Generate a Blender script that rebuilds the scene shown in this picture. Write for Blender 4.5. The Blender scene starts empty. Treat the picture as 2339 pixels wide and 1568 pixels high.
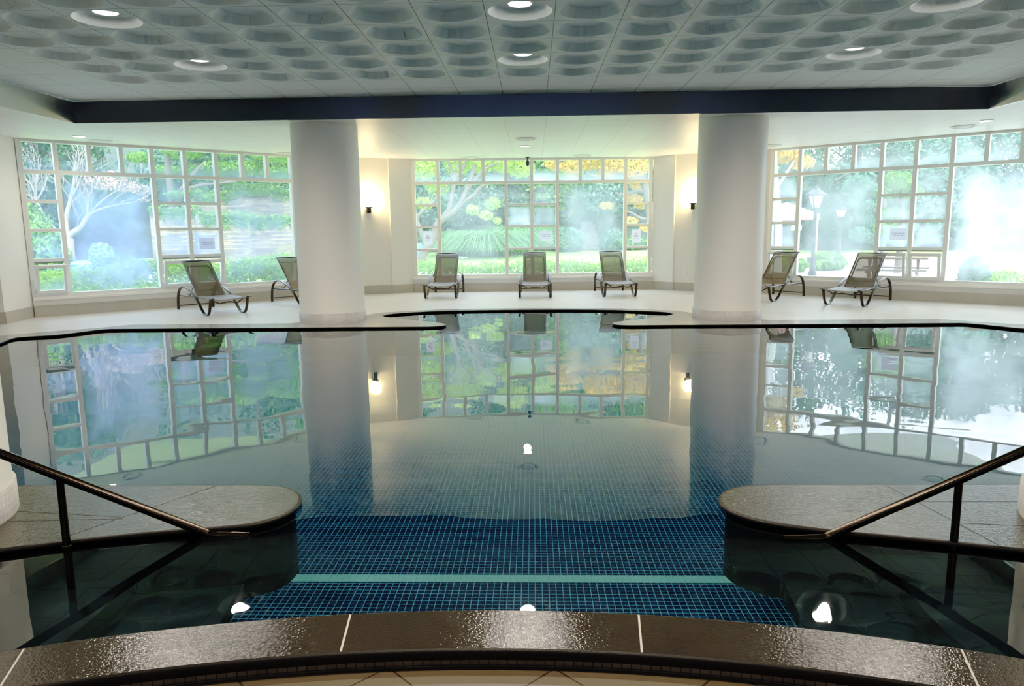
import bpy, bmesh, math, random
import numpy as np
from mathutils import Vector, Matrix

random.seed(7)
rng = np.random.default_rng(11)
scene = bpy.context.scene
col = scene.collection
PI = math.pi

# ------------------------------------------------------------------ camera
W, H = 2339, 1568
FPX, PITCH, YAW, ROLL, CZ = 1655.66, 0.15518, 0.030257, 0.0110768, 1.334
_f = np.array([-math.sin(YAW) * math.cos(PITCH), math.cos(YAW) * math.cos(PITCH), -math.sin(PITCH)])
_r = np.cross(_f, [0, 0, 1.0]); _r /= np.linalg.norm(_r)
_u = np.cross(_r, _f)
_c, _s = math.cos(ROLL), math.sin(ROLL)
_r, _u = _c * _r - _s * _u, _s * _r + _c * _u
cam_data = bpy.data.cameras.new('camera')
cam_data.sensor_fit = 'HORIZONTAL'
cam_data.sensor_width = 36.0
cam_data.lens = 36.0 * FPX / W
cam_data.clip_end = 500
cam = bpy.data.objects.new('camera', cam_data)
col.objects.link(cam)
M = Matrix(((_r[0], _u[0], -_f[0], 0), (_r[1], _u[1], -_f[1], 0), (_r[2], _u[2], -_f[2], CZ), (0, 0, 0, 1)))
cam.matrix_world = M
scene.camera = cam


def at(px, py, Y):
    """the point of the real place that was measured in the photograph at a known distance Y"""
    d = _f + _r * (px - W / 2) / FPX - _u * (py - H / 2) / FPX
    t = Y / d[1]
    return Vector((d[0] * t, d[1] * t, CZ + d[2] * t))


def rate(d, Y):
    """metres that d pixels measure at distance Y"""
    return d * Y / FPX


# ------------------------------------------------------------------ levels
ZC = -0.020     # coping top
ZD = -0.03      # far deck
ZW = -0.05      # water
ZL = 2.884      # lower ceiling
ZU = 3.183      # upper ceiling
ZN = -0.10      # near floor
ZP = -0.445     # main pool floor
ZB = -0.400     # entry bay floor


# ------------------------------------------------------------------ object helpers
def tag(o, label=None, cat=None, group=None, kind=None):
    if label: o['label'] = label
    if cat: o['category'] = cat
    if group: o['group'] = group
    if kind: o['kind'] = kind
    return o


def empty(name, loc=(0, 0, 0), rz=0.0):
    o = bpy.data.objects.new(name, None)
    o.empty_display_size = 0.1
    o.location = loc
    o.rotation_euler = (0, 0, rz)
    col.objects.link(o)
    return o


def link(name, mesh, mat=None, parent=None):
    o = bpy.data.objects.new(name, mesh)
    if mat is not None:
        if isinstance(mat, (list, tuple)):
            for m in mat: mesh.materials.append(m)
        else:
            mesh.materials.append(mat)
    if parent is not None: o.parent = parent
    col.objects.link(o)
    return o


def struct(o, label=None, cat=None):
    return tag(o, label, cat, None, 'structure')


def kids(o):
    return [c for c in bpy.data.objects if c.parent == o]


def copy_tree(o, parent=None):
    c = o.copy()
    col.objects.link(c)
    c.parent = parent
    for k in kids(o):
        copy_tree(k, c)
    return c


class MB:
    """collects plain shapes into one mesh"""

    def __init__(s):
        s.v, s.f, s.m, s.sm = [], [], [], []

    def add(s, vs, fs, mi=0, smooth=False):
        b = len(s.v)
        s.v += [tuple(p) for p in vs]
        for f in fs:
            s.f.append([i + b for i in f]); s.m.append(mi); s.sm.append(smooth)
        return s

    def box(s, a, b, mi=0, T=None):
        x0, y0, z0 = a; x1, y1, z1 = b
        vs = [(x0, y0, z0), (x1, y0, z0), (x1, y1, z0), (x0, y1, z0), (x0, y0, z1), (x1, y0, z1), (x1, y1, z1), (x0, y1, z1)]
        if T is not None: vs = [tuple(T @ Vector(p)) for p in vs]
        return s.add(vs, [(0, 3, 2, 1), (4, 5, 6, 7), (0, 1, 5, 4), (1, 2, 6, 5), (2, 3, 7, 6), (3, 0, 4, 7)], mi)

    def tube(s, pts, r, n=10, mi=0, cap=True, smooth=True):
        pts = [Vector(p) for p in pts]
        rs = r if isinstance(r, (list, tuple)) else [r] * len(pts)
        vs, fs = [], []
        up = Vector((0, 0, 1))
        t0 = (pts[1] - pts[0]).normalized()
        if abs(t0.dot(up)) > .95: up = Vector((1, 0, 0))
        a = t0.cross(up).normalized()
        for i, p in enumerate(pts):
            t = (pts[min(i + 1, len(pts) - 1)] - pts[max(i - 1, 0)])
            if t.length < 1e-9: t = t0
            t = t.normalized()
            a = (a - t * a.dot(t))
            a = a.normalized() if a.length > 1e-6 else t.orthogonal().normalized()
            b = t.cross(a)
            for k in range(n):
                w = 2 * PI * k / n
                vs.append(p + (a * math.cos(w) + b * math.sin(w)) * rs[i])
        for i in range(len(pts) - 1):
            for k in range(n):
                k2 = (k + 1) % n
                fs.append((i * n + k, i * n + k2, (i + 1) * n + k2, (i + 1) * n + k))
        s.add(vs, fs, mi, smooth)
        if cap:
            m = len(pts) - 1
            s.add([vs[k] for k in range(n)], [tuple(range(n - 1, -1, -1))], mi)
            s.add([vs[m * n + k] for k in range(n)], [tuple(range(n))], mi)
        return s

    def lathe(s, prof, c=(0, 0, 0), n=32, mi=0, smooth=True, cap=False):
        vs, fs = [], []
        for (r, z) in prof:
            for k in range(n):
                w = 2 * PI * k / n
                vs.append((c[0] + r * math.cos(w), c[1] + r * math.sin(w), c[2] + z))
        for i in range(len(prof) - 1):
            for k in range(n):
                k2 = (k + 1) % n
                fs.append((i * n + k, i * n + k2, (i + 1) * n + k2, (i + 1) * n + k))
        s.add(vs, fs, mi, smooth)
        if cap:
            s.add([vs[k] for k in range(n)], [tuple(range(n))], mi)
            b = (len(prof) - 1) * n
            s.add([vs[b + k] for k in range(n)], [tuple(range(n))], mi)
        return s

    def bar(s, pts, w, t, side=Vector((0, 1, 0)), mi=0):
        """a flat strip w wide (along side) and t thick swept along pts"""
        pts = [Vector(p) for p in pts]
        vs, fs = [], []
        for i, p in enumerate(pts):
            tg = (pts[min(i + 1, len(pts) - 1)] - pts[max(i - 1, 0)]).normalized()
            nn = tg.cross(side).normalized()
            for a, b in ((-1, -1), (1, -1), (1, 1), (-1, 1)):
                vs.append(p + side * (a * w / 2) + nn * (b * t / 2))
        for i in range(len(pts) - 1):
            for k in range(4):
                k2 = (k + 1) % 4
                fs.append((i * 4 + k, i * 4 + k2, (i + 1) * 4 + k2, (i + 1) * 4 + k))
        e = (len(pts) - 1) * 4
        fs += [(3, 2, 1, 0), (e, e + 1, e + 2, e + 3)]
        return s.add(vs, fs, mi)

    def build(s, name, mat=None, parent=None, fix=True):
        me = bpy.data.meshes.new(name)
        me.from_pydata(s.v, [], s.f)
        me.polygons.foreach_set('material_index', s.m)
        me.polygons.foreach_set('use_smooth', s.sm)
        if fix:
            bm = bmesh.new(); bm.from_mesh(me)
            bmesh.ops.recalc_face_normals(bm, faces=bm.faces)
            bm.to_mesh(me); bm.free()
        me.update()
        return link(name, me, mat, parent)


def bevel(o, w=0.004, seg=2):
    m = o.modifiers.new('bevel', 'BEVEL')
    m.width = w; m.segments = seg; m.limit_method = 'ANGLE'; m.angle_limit = math.radians(40)
    return o


def smooth_path(pts, k=8, closed=False):
    """Catmull-Rom through pts"""
    P = [np.array(p, float) for p in pts]
    n = len(P); out = []
    rngi = range(n) if closed else range(n - 1)
    for i in rngi:
        if closed:
            a, b, c, d = P[(i - 1) % n], P[i], P[(i + 1) % n], P[(i + 2) % n]
        else:
            a, b, c, d = P[max(i - 1, 0)], P[i], P[i + 1], P[min(i + 2, n - 1)]
        for j in range(k):
            t = j / k
            out.append(.5 * ((2 * b) + (-a + c) * t + (2 * a - 5 * b + 4 * c - d) * t * t + (-a + 3 * b - 3 * c + d) * t ** 3))
    if not closed: out.append(P[-1])
    return [tuple(p) for p in out]


def fill_poly(loops, z):
    """planar mesh data of an outer loop with holes"""
    bm = bmesh.new()
    es = []
    for lp in loops:
        vs = [bm.verts.new((p[0], p[1], z)) for p in lp]
        for i in range(len(vs)):
            es.append(bm.edges.new((vs[i], vs[(i + 1) % len(vs)])))
    bmesh.ops.triangle_fill(bm, use_beauty=True, use_dissolve=False, edges=es, normal=(0, 0, 1))
    for f in bm.faces:
        if f.normal.z < 0: f.normal_flip()
    bm.verts.index_update()
    v = [tuple(x.co) for x in bm.verts]
    f = [[x.index for x in fc.verts] for fc in bm.faces]
    bm.free()
    return v, f


def edge_sweep(mb, path, prof, closed=False, mi=0, flip=1):
    """sweep a profile of (offset, z) along a plan path; a positive offset lies to the left of the walking direction"""
    n = len(path); vs = []; fs = []
    P = [Vector((p[0], p[1])) for p in path]
    for i in range(n):
        if closed:
            a, b = P[(i - 1) % n], P[(i + 1) % n]
        else:
            a, b = P[max(i - 1, 0)], P[min(i + 1, n - 1)]
        t = (b - a).normalized()
        nn = Vector((-t.y, t.x)) * flip
        for (o, z) in prof:
            q = P[i] + nn * o
            vs.append((q.x, q.y, z))
    m = len(prof)
    for i in range(n if closed else n - 1):
        j = (i + 1) % n
        for k in range(m - 1):
            fs.append((i * m + k, j * m + k, j * m + k + 1, i * m + k + 1))
    mb.add(vs, fs, mi, True)


NOSE = [(0, ZC), (.008, ZC - .001), (.014, ZC - .005), (.017, ZC - .011), (.015, ZC - .017), (.009, ZC - .021), (.0, ZC - .022), (-.02, ZC - .023), (-.02, -.55)]
NOSE_SHORT = NOSE[:-1] + [(-.02, -.47)]


# ------------------------------------------------------------------ materials
def new_mat(name):
    m = bpy.data.materials.new(name)
    m.use_nodes = True
    nt = m.node_tree
    for n in list(nt.nodes): nt.nodes.remove(n)
    out = nt.nodes.new('ShaderNodeOutputMaterial')
    return m, nt, out


def N(nt, t, **kw):
    n = nt.nodes.new(t)
    for k, v in kw.items():
        if k in n.inputs.keys() if isinstance(k, str) else False:
            n.inputs[k].default_value = v
        else:
            setattr(n, k, v)
    return n


def L(nt, a, b): nt.links.new(a, b)


def rgba(c): return (c[0], c[1], c[2], 1.0)


def simple(name, c, rough=.5, metal=0.0, spec=.5, var=.06, vscale=6.0, bump=0.0, bscale=40.0, coat=0.0):
    """principled surface with a little noise in colour and relief"""
    m, nt, out = new_mat(name)
    p = N(nt, 'ShaderNodeBsdfPrincipled')
    p.inputs['Roughness'].default_value = rough
    p.inputs['Metallic'].default_value = metal
    p.inputs['Specular IOR Level'].default_value = spec
    p.inputs['Coat Weight'].default_value = coat
    tc = N(nt, 'ShaderNodeTexCoord')
    nz = N(nt, 'ShaderNodeTexNoise')
    nz.inputs['Scale'].default_value = vscale
    nz.inputs['Detail'].default_value = 4
    L(nt, tc.outputs['Object'], nz.inputs['Vector'])
    mx = N(nt, 'ShaderNodeMix', data_type='RGBA')
    mx.inputs['A'].default_value = rgba([max(0, x * (1 - var)) for x in c])
    mx.inputs['B'].default_value = rgba([min(1, x * (1 + var)) for x in c])
    L(nt, nz.outputs['Fac'], mx.inputs['Factor'])
    L(nt, mx.outputs['Result'], p.inputs['Base Color'])
    if bump:
        n2 = N(nt, 'ShaderNodeTexNoise')
        n2.inputs['Scale'].default_value = bscale
        n2.inputs['Detail'].default_value = 3
        L(nt, tc.outputs['Object'], n2.inputs['Vector'])
        b = N(nt, 'ShaderNodeBump')
        b.inputs['Strength'].default_value = bump
        b.inputs['Distance'].default_value = .01
        L(nt, n2.outputs['Fac'], b.inputs['Height'])
        L(nt, b.outputs['Normal'], p.inputs['Normal'])
    L(nt, p.outputs['BSDF'], out.inputs['Surface'])
    return m


def tiles(name, c1, c2, cm, size, mortar, rough=.4, rot=0.0, off=(0, 0, 0), coord='Object', spec=.5, rot3=None,
          height=None, offset=0.0, wet=None, vary=.15, bump=.3, mortar_smooth=.1, rough_m=None, warp=0.0):
    m, nt, out = new_mat(name)
    p = N(nt, 'ShaderNodeBsdfPrincipled')
    p.inputs['Roughness'].default_value = rough
    p.inputs['Specular IOR Level'].default_value = spec
    tc = N(nt, 'ShaderNodeTexCoord')
    mp = N(nt, 'ShaderNodeMapping')
    mp.vector_type = 'TEXTURE' if rot3 is None else 'POINT'
    mp.inputs['Location'].default_value = off
    mp.inputs['Rotation'].default_value = (0, 0, rot) if rot3 is None else rot3
    L(nt, tc.outputs[coord], mp.inputs['Vector'])
    br = N(nt, 'ShaderNodeTexBrick')
    br.offset = offset; br.offset_frequency = 2; br.squash = 1.0
    br.inputs['Scale'].default_value = 1.0
    br.inputs['Brick Width'].default_value = size
    br.inputs['Row Height'].default_value = height or size
    br.inputs['Mortar Size'].default_value = mortar
    br.inputs['Mortar Smooth'].default_value = mortar_smooth
    br.inputs['Bias'].default_value = 0
    br.inputs['Color1'].default_value = rgba(c1)
    br.inputs['Color2'].default_value = rgba(c2)
    br.inputs['Mortar'].default_value = rgba(cm)
    if warp:
        # uneven courses: the coordinates are pushed about by noise
        wn = N(nt, 'ShaderNodeTexNoise'); wn.inputs['Scale'].default_value = 2.2; wn.inputs['Detail'].default_value = 3
        L(nt, mp.outputs['Vector'], wn.inputs['Vector'])
        wm = N(nt, 'ShaderNodeVectorMath', operation='MULTIPLY_ADD'); wm.inputs[1].default_value = (warp * 3, warp * 2.2, 0)
        L(nt, wn.outputs['Color'], wm.inputs[0]); L(nt, mp.outputs['Vector'], wm.inputs[2])
        L(nt, wm.outputs['Vector'], br.inputs['Vector'])
    else:
        L(nt, mp.outputs['Vector'], br.inputs['Vector'])
    nz = N(nt, 'ShaderNodeTexNoise')
    nz.inputs['Scale'].default_value = 2.5; nz.inputs['Detail'].default_value = 5
    L(nt, tc.outputs['Object'], nz.inputs['Vector'])
    mr = N(nt, 'ShaderNodeMapRange')
    mr.inputs['To Min'].default_value = 1 - vary; mr.inputs['To Max'].default_value = 1 + vary
    L(nt, nz.outputs['Fac'], mr.inputs['Value'])
    mul = N(nt, 'ShaderNodeMix', data_type='RGBA', blend_type='MULTIPLY')
    mul.inputs['Factor'].default_value = 1
    L(nt, br.outputs['Color'], mul.inputs['A'])
    L(nt, mr.outputs['Result'], mul.inputs['B'])
    L(nt, mul.outputs['Result'], p.inputs['Base Color'])
    hgt = None
    if bump:
        inv = N(nt, 'ShaderNodeMath', operation='SUBTRACT')
        inv.inputs[0].default_value = 1.0
        L(nt, br.outputs['Fac'], inv.inputs[1])
        b = N(nt, 'ShaderNodeBump')
        b.inputs['Strength'].default_value = bump; b.inputs['Distance'].default_value = .003
        L(nt, inv.outputs[0], b.inputs['Height'])
        L(nt, b.outputs['Normal'], p.inputs['Normal'])
    if wet:
        # puddles: patches of the floor are smoother and a little darker
        n3 = N(nt, 'ShaderNodeTexNoise')
        n3.inputs['Scale'].default_value = wet[0]; n3.inputs['Detail'].default_value = 6; n3.inputs['Distortion'].default_value = .8
        L(nt, tc.outputs['Object'], n3.inputs['Vector'])
        cr = N(nt, 'ShaderNodeMapRange')
        cr.inputs['From Min'].default_value = .42; cr.inputs['From Max'].default_value = .6
        cr.inputs['To Min'].default_value = rough; cr.inputs['To Max'].default_value = wet[1]
        L(nt, n3.outputs['Fac'], cr.inputs['Value'])
        L(nt, cr.outputs['Result'], p.inputs['Roughness'])
    L(nt, p.outputs['BSDF'], out.inputs['Surface'])
    return m


def emit(name, c, s):
    m, nt, out = new_mat(name)
    e = N(nt, 'ShaderNodeEmission')
    e.inputs['Color'].default_value = rgba(c); e.inputs['Strength'].default_value = s
    L(nt, e.outputs['Emission'], out.inputs['Surface'])
    return m


def granite(name, c, rough, bump, scale, spec=.32):
    """flamed wet granite: pitted relief that breaks up reflections"""
    m, nt, out = new_mat(name)
    p = N(nt, 'ShaderNodeBsdfPrincipled')
    p.inputs['Specular IOR Level'].default_value = spec
    tc = N(nt, 'ShaderNodeTexCoord')
    n1 = N(nt, 'ShaderNodeTexNoise'); n1.inputs['Scale'].default_value = 90; n1.inputs['Detail'].default_value = 3
    n2 = N(nt, 'ShaderNodeTexNoise'); n2.inputs['Scale'].default_value = 3; n2.inputs['Detail'].default_value = 5
    L(nt, tc.outputs['Object'], n1.inputs['Vector']); L(nt, tc.outputs['Object'], n2.inputs['Vector'])
    mx = N(nt, 'ShaderNodeMix', data_type='RGBA')
    mx.inputs['A'].default_value = rgba([x * .55 for x in c]); mx.inputs['B'].default_value = rgba([x * 1.5 for x in c])
    L(nt, n1.outputs['Fac'], mx.inputs['Factor'])
    mr = N(nt, 'ShaderNodeMapRange'); mr.inputs['To Min'].default_value = .75; mr.inputs['To Max'].default_value = 1.25
    L(nt, n2.outputs['Fac'], mr.inputs['Value'])
    mu = N(nt, 'ShaderNodeMix', data_type='RGBA', blend_type='MULTIPLY'); mu.inputs['Factor'].default_value = 1
    L(nt, mx.outputs['Result'], mu.inputs['A']); L(nt, mr.outputs['Result'], mu.inputs['B'])
    L(nt, mu.outputs['Result'], p.inputs['Base Color'])
    v = N(nt, 'ShaderNodeTexNoise'); v.inputs['Scale'].default_value = scale; v.inputs['Detail'].default_value = 2.5; v.inputs['Roughness'].default_value = .6
    L(nt, tc.outputs['Object'], v.inputs['Vector'])
    b = N(nt, 'ShaderNodeBump'); b.inputs['Strength'].default_value = bump; b.inputs['Distance'].default_value = .006
    L(nt, v.outputs['Fac'], b.inputs['Height'])
    L(nt, b.outputs['Normal'], p.inputs['Normal'])
    p.inputs['Roughness'].default_value = rough
    L(nt, p.outputs['BSDF'], out.inputs['Surface'])
    return m


def leaf_mat(name, cols, rough=.55, trans=.35):
    """leaves: colour varies from leaf to leaf, light shines through"""
    m, nt, out = new_mat(name)
    g = N(nt, 'ShaderNodeNewGeometry')
    cr = N(nt, 'ShaderNodeValToRGB')
    el = cr.color_ramp.elements
    while len(el) < len(cols): el.new(.5)
    for i, c in enumerate(cols):
        el[i].position = i / max(1, len(cols) - 1); el[i].color = rgba(c)
    L(nt, g.outputs['Random Per Island'], cr.inputs['Fac'])
    d = N(nt, 'ShaderNodeBsdfDiffuse'); t = N(nt, 'ShaderNodeBsdfTranslucent')
    L(nt, cr.outputs['Color'], d.inputs['Color']); L(nt, cr.outputs['Color'], t.inputs['Color'])
    mx = N(nt, 'ShaderNodeMixShader'); mx.inputs['Fac'].default_value = trans
    L(nt, d.outputs['BSDF'], mx.inputs[1]); L(nt, t.outputs['BSDF'], mx.inputs[2])
    L(nt, mx.outputs['Shader'], out.inputs['Surface'])
    return m


def water_mat():
    m, nt, out = new_mat('pool_water')
    tc = N(nt, 'ShaderNodeTexCoord')
    mp = N(nt, 'ShaderNodeMapping'); mp.inputs['Scale'].default_value = (.75, 1.0, 1.0)
    L(nt, tc.outputs['Object'], mp.inputs['Vector'])
    n1 = N(nt, 'ShaderNodeTexNoise'); n1.inputs['Scale'].default_value = 1.15; n1.inputs['Detail'].default_value = 1.5; n1.inputs['Distortion'].default_value = .6
    n2 = N(nt, 'ShaderNodeTexNoise'); n2.inputs['Scale'].default_value = 5.0; n2.inputs['Detail'].default_value = 1.0
    L(nt, mp.outputs['Vector'], n1.inputs['Vector']); L(nt, mp.outputs['Vector'], n2.inputs['Vector'])
    ad = N(nt, 'ShaderNodeMath', operation='MULTIPLY_ADD'); ad.inputs[1].default_value = .045
    L(nt, n2.outputs['Fac'], ad.inputs[0]); L(nt, n1.outputs['Fac'], ad.inputs[2])
    b = N(nt, 'ShaderNodeBump'); b.inputs['Strength'].default_value = WAVE; b.inputs['Distance'].default_value = .012
    L(nt, ad.outputs[0], b.inputs['Height'])
    fr = N(nt, 'ShaderNodeFresnel'); fr.inputs['IOR'].default_value = 1.34
    L(nt, b.outputs['Normal'], fr.inputs['Normal'])
    tr = N(nt, 'ShaderNodeBsdfTransparent'); tr.inputs['Color'].default_value = (.74, .88, .95, 1)
    gl = N(nt, 'ShaderNodeBsdfGlossy'); gl.inputs['Roughness'].default_value = .012; gl.inputs['Color'].default_value = (.95, .98, 1, 1)
    L(nt, b.outputs['Normal'], gl.inputs['Normal'])
    mx = N(nt, 'ShaderNodeMixShader')
    L(nt, fr.outputs['Fac'], mx.inputs['Fac']); L(nt, tr.outputs['BSDF'], mx.inputs[1]); L(nt, gl.outputs['BSDF'], mx.inputs[2])
    L(nt, mx.outputs['Shader'], out.inputs['Surface'])
    return m


WAVE = .44


def pane_mat(name, tint):
    """window glass with condensation: the amount per pane is stored on the mesh, it thins towards the edges of each pane"""
    m, nt, out = new_mat(name)
    uv = N(nt, 'ShaderNodeUVMap'); uv.uv_map = 'UVMap'
    tc = N(nt, 'ShaderNodeTexCoord')
    at_ = N(nt, 'ShaderNodeAttribute'); at_.attribute_name = 'fog'
    sp = N(nt, 'ShaderNodeSeparateColor')
    L(nt, at_.outputs['Color'], sp.inputs['Color'])     # R: amount, G: how far it sinks to the bottom
    sx = N(nt, 'ShaderNodeSeparateXYZ'); L(nt, uv.outputs['UV'], sx.inputs['Vector'])

    def math_(op, a, b=None, c=None):
        n = N(nt, 'ShaderNodeMath', operation=op)
        for i, v in enumerate((a, b, c)):
            if v is None: continue
            if isinstance(v, (int, float)): n.inputs[i].default_value = v
            else: L(nt, v, n.inputs[i])
        return n.outputs[0]

    def smooth(v, a, b):
        n = N(nt, 'ShaderNodeMapRange'); n.interpolation_type = 'SMOOTHSTEP'
        n.inputs['From Min'].default_value = a; n.inputs['From Max'].default_value = b
        L(nt, v, n.inputs['Value'])
        return n.outputs['Result']

    ex = math_('MINIMUM', sx.outputs['X'], math_('SUBTRACT', 1.0, sx.outputs['X']))
    ey = math_('MINIMUM', sx.outputs['Y'], math_('SUBTRACT', 1.0, sx.outputs['Y']))
    n0 = N(nt, 'ShaderNodeTexNoise'); n0.inputs['Scale'].default_value = 3.2; n0.inputs['Detail'].default_value = 4
    L(nt, tc.outputs['Object'], n0.inputs['Vector'])
    edge = smooth(math_('ADD', math_('MINIMUM', ex, ey), math_('MULTIPLY_ADD', n0.outputs['Fac'], .36, -.18)), -.12, .34)
    low = smooth(math_('SUBTRACT', 1.0, sx.outputs['Y']), .35, .95)
    n1 = N(nt, 'ShaderNodeTexNoise'); n1.inputs['Scale'].default_value = 1.3; n1.inputs['Detail'].default_value = 3
    L(nt, tc.outputs['Object'], n1.inputs['Vector'])
    cloud = smooth(n1.outputs['Fac'], .3, .68)
    shape = math_('ADD', math_('MULTIPLY', low, sp.outputs['Green']), math_('MULTIPLY', edge, math_('SUBTRACT', 1.0, sp.outputs['Green'])))
    body = math_('MULTIPLY_ADD', cloud, .5, .5)
    fog = math_('MULTIPLY', math_('MULTIPLY', shape, body), sp.outputs['Red'])
    fog = math_('MINIMUM', math_('ADD', fog, .07), .97)
    tr = N(nt, 'ShaderNodeBsdfTransparent'); tr.inputs['Color'].default_value = (.97, .99, .98, 1)
    tl = N(nt, 'ShaderNodeBsdfTranslucent'); tl.inputs['Color'].default_value = rgba(tint)
    df = N(nt, 'ShaderNodeBsdfDiffuse'); df.inputs['Color'].default_value = rgba([x * .8 for x in tint])
    md = N(nt, 'ShaderNodeMixShader'); md.inputs['Fac'].default_value = .25
    L(nt, tl.outputs['BSDF'], md.inputs[1]); L(nt, df.outputs['BSDF'], md.inputs[2])
    mf = N(nt, 'ShaderNodeMixShader')
    L(nt, fog, mf.inputs['Fac']); L(nt, tr.outputs['BSDF'], mf.inputs[1]); L(nt, md.outputs['Shader'], mf.inputs[2])
    fr = N(nt, 'ShaderNodeFresnel'); fr.inputs['IOR'].default_value = 1.3
    gl = N(nt, 'ShaderNodeBsdfGlossy'); gl.inputs['Roughness'].default_value = .02
    mg = N(nt, 'ShaderNodeMixShader')
    L(nt, fr.outputs['Fac'], mg.inputs['Fac']); L(nt, mf.outputs['Shader'], mg.inputs[1]); L(nt, gl.outputs['BSDF'], mg.inputs[2])
    L(nt, mg.outputs['Shader'], out.inputs['Surface'])
    return m


def sling_mat(name, c, see):
    """woven mesh cloth, part of the light passes between the threads"""
    m, nt, out = new_mat(name)
    tc = N(nt, 'ShaderNodeTexCoord')
    p = N(nt, 'ShaderNodeBsdfPrincipled')
    p.inputs['Roughness'].default_value = .45
    nz = N(nt, 'ShaderNodeTexNoise'); nz.inputs['Scale'].default_value = 60; nz.inputs['Detail'].default_value = 2
    L(nt, tc.outputs['Object'], nz.inputs['Vector'])
    mx = N(nt, 'ShaderNodeMix', data_type='RGBA')
    mx.inputs['A'].default_value = rgba([x * .8 for x in c]); mx.inputs['B'].default_value = rgba([x * 1.2 for x in c])
    L(nt, nz.outputs['Fac'], mx.inputs['Factor']); L(nt, mx.outputs['Result'], p.inputs['Base Color'])
    t = N(nt, 'ShaderNodeBsdfTransparent'); t.inputs['Color'].default_value = (.95, .76, .60, 1)
    tl = N(nt, 'ShaderNodeBsdfTranslucent'); tl.inputs['Color'].default_value = (.22, .11, .07, 1)
    mt = N(nt, 'ShaderNodeMixShader'); mt.inputs['Fac'].default_value = .13 if see > .1 else .05
    L(nt, p.outputs['BSDF'], mt.inputs[1]); L(nt, tl.outputs['BSDF'], mt.inputs[2])
    ms = N(nt, 'ShaderNodeMixShader'); ms.inputs['Fac'].default_value = see
    L(nt, mt.outputs['Shader'], ms.inputs[1]); L(nt, t.outputs['BSDF'], ms.inputs[2])
    L(nt, ms.outputs['Shader'], out.inputs['Surface'])
    return m


def brushed(name, c, rough, aniso):
    m, nt, out = new_mat(name)
    p = N(nt, 'ShaderNodeBsdfPrincipled')
    p.inputs['Base Color'].default_value = rgba(c)
    p.inputs['Metallic'].default_value = 1
    p.inputs['Roughness'].default_value = rough
    p.inputs['Anisotropic'].default_value = aniso
    tg = N(nt, 'ShaderNodeTangent'); tg.direction_type = 'RADIAL'; tg.axis = 'Z'
    p.inputs['Anisotropic Rotation'].default_value = .25
    L(nt, tg.outputs['Tangent'], p.inputs['Tangent'])
    L(nt, p.outputs['BSDF'], out.inputs['Surface'])
    return m


def striped(name, c1, c2, w):
    m, nt, out = new_mat(name)
    uv = N(nt, 'ShaderNodeUVMap'); uv.uv_map = 'UVMap'
    wv = N(nt, 'ShaderNodeTexWave'); wv.wave_type = 'BANDS'; wv.bands_direction = 'X'; wv.inputs['Scale'].default_value = w
    L(nt, uv.outputs['UV'], wv.inputs['Vector'])
    cr = N(nt, 'ShaderNodeValToRGB'); cr.color_ramp.interpolation = 'CONSTANT'
    cr.color_ramp.elements[0].color = rgba(c1); cr.color_ramp.elements[1].color = rgba(c2); cr.color_ramp.elements[1].position = .5
    L(nt, wv.outputs['Color'], cr.inputs['Fac'])
    p = N(nt, 'ShaderNodeBsdfPrincipled'); p.inputs['Roughness'].default_value = .8
    L(nt, cr.outputs['Color'], p.inputs['Base Color']); L(nt, p.outputs['BSDF'], out.inputs['Surface'])
    return m


MT = {}
MT['wall'] = simple('wall_paint', (.80, .77, .69), .6, var=.015)
MT['base'] = tiles('baseboard_tile', (.40, .36, .29), (.43, .39, .31), (.30, .27, .22), .6, .003, .35, coord='UV', bump=0)
MT['white_frame'] = simple('window_frame_paint', (.80, .82, .78), .4, var=.02)
MT['sill'] = simple('window_sill_paint', (.84, .82, .75), .4, var=.02)
MT['column'] = simple('column_paint', (.75, .76, .69), .38, var=.02, vscale=1.5)
MT['ceil_up'] = tiles('ceiling_tile_upper', (.78, .92, .94), (.80, .94, .96), (.10, .11, .11), .6, .0035, .7, off=(.2010, 6.2825, 0), bump=0, vary=.04)
MT['ceil_low'] = tiles('ceiling_tile_lower', (.84, .85, .80), (.86, .87, .82), (.42, .44, .41), .6, .003, .45, off=(.2010, .09, 0), bump=0, vary=.03)
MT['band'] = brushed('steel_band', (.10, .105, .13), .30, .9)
MT['band_window_sheen'] = brushed('steel_band_window_sheen', (.55, .55, .54), .30, .9)  # same steel as the far band, window reflection put in as lighter colour
MT['deck'] = tiles('deck_tile', (.68, .65, .60), (.71, .68, .63), (.52, .50, .46), .4, .003, .30, rot=PI / 4, wet=(8, .275), vary=.06, bump=.1)
MT['near_floor'] = tiles('near_floor_tile', (.075, .055, .035), (.08, .059, .038), (.02, .014, .009), .39, .0035, .42, rot=PI / 4, off=(-.49, 2.2, 0), vary=.1, bump=.3)
MT['coping_far'] = granite('coping_granite_far', (.27, .255, .23), .16, .12, 120)
MT['nose'] = granite('coping_edge_granite', (.004, .0035, .0035), .5, .2, 160, spec=.12)
MT['island'] = granite('island_granite', (.017, .0145, .0075), .07, .55, 80, spec=.34)
MT['curb'] = granite('curb_granite', (.013, .0105, .0088), .06, .24, 95)
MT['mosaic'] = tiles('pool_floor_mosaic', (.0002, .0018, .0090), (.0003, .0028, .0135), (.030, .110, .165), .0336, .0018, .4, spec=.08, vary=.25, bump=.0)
MT['mosaic_wall'] = tiles('pool_wall_mosaic', (.002, .0025, .0045), (.003, .004, .006), (.011, .013, .018), .0313, .0011, .45, coord='UV', bump=0, spec=.08)
MT['strip'] = tiles('step_strip_mosaic', (.055, .17, .145), (.06, .185, .16), (.025, .10, .09), .0313, .0012, .5, bump=0, spec=.08)
MT['step'] = simple('step_stone', (.004, .006, .0075), .6, spec=.08, var=.25, vscale=3)
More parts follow.
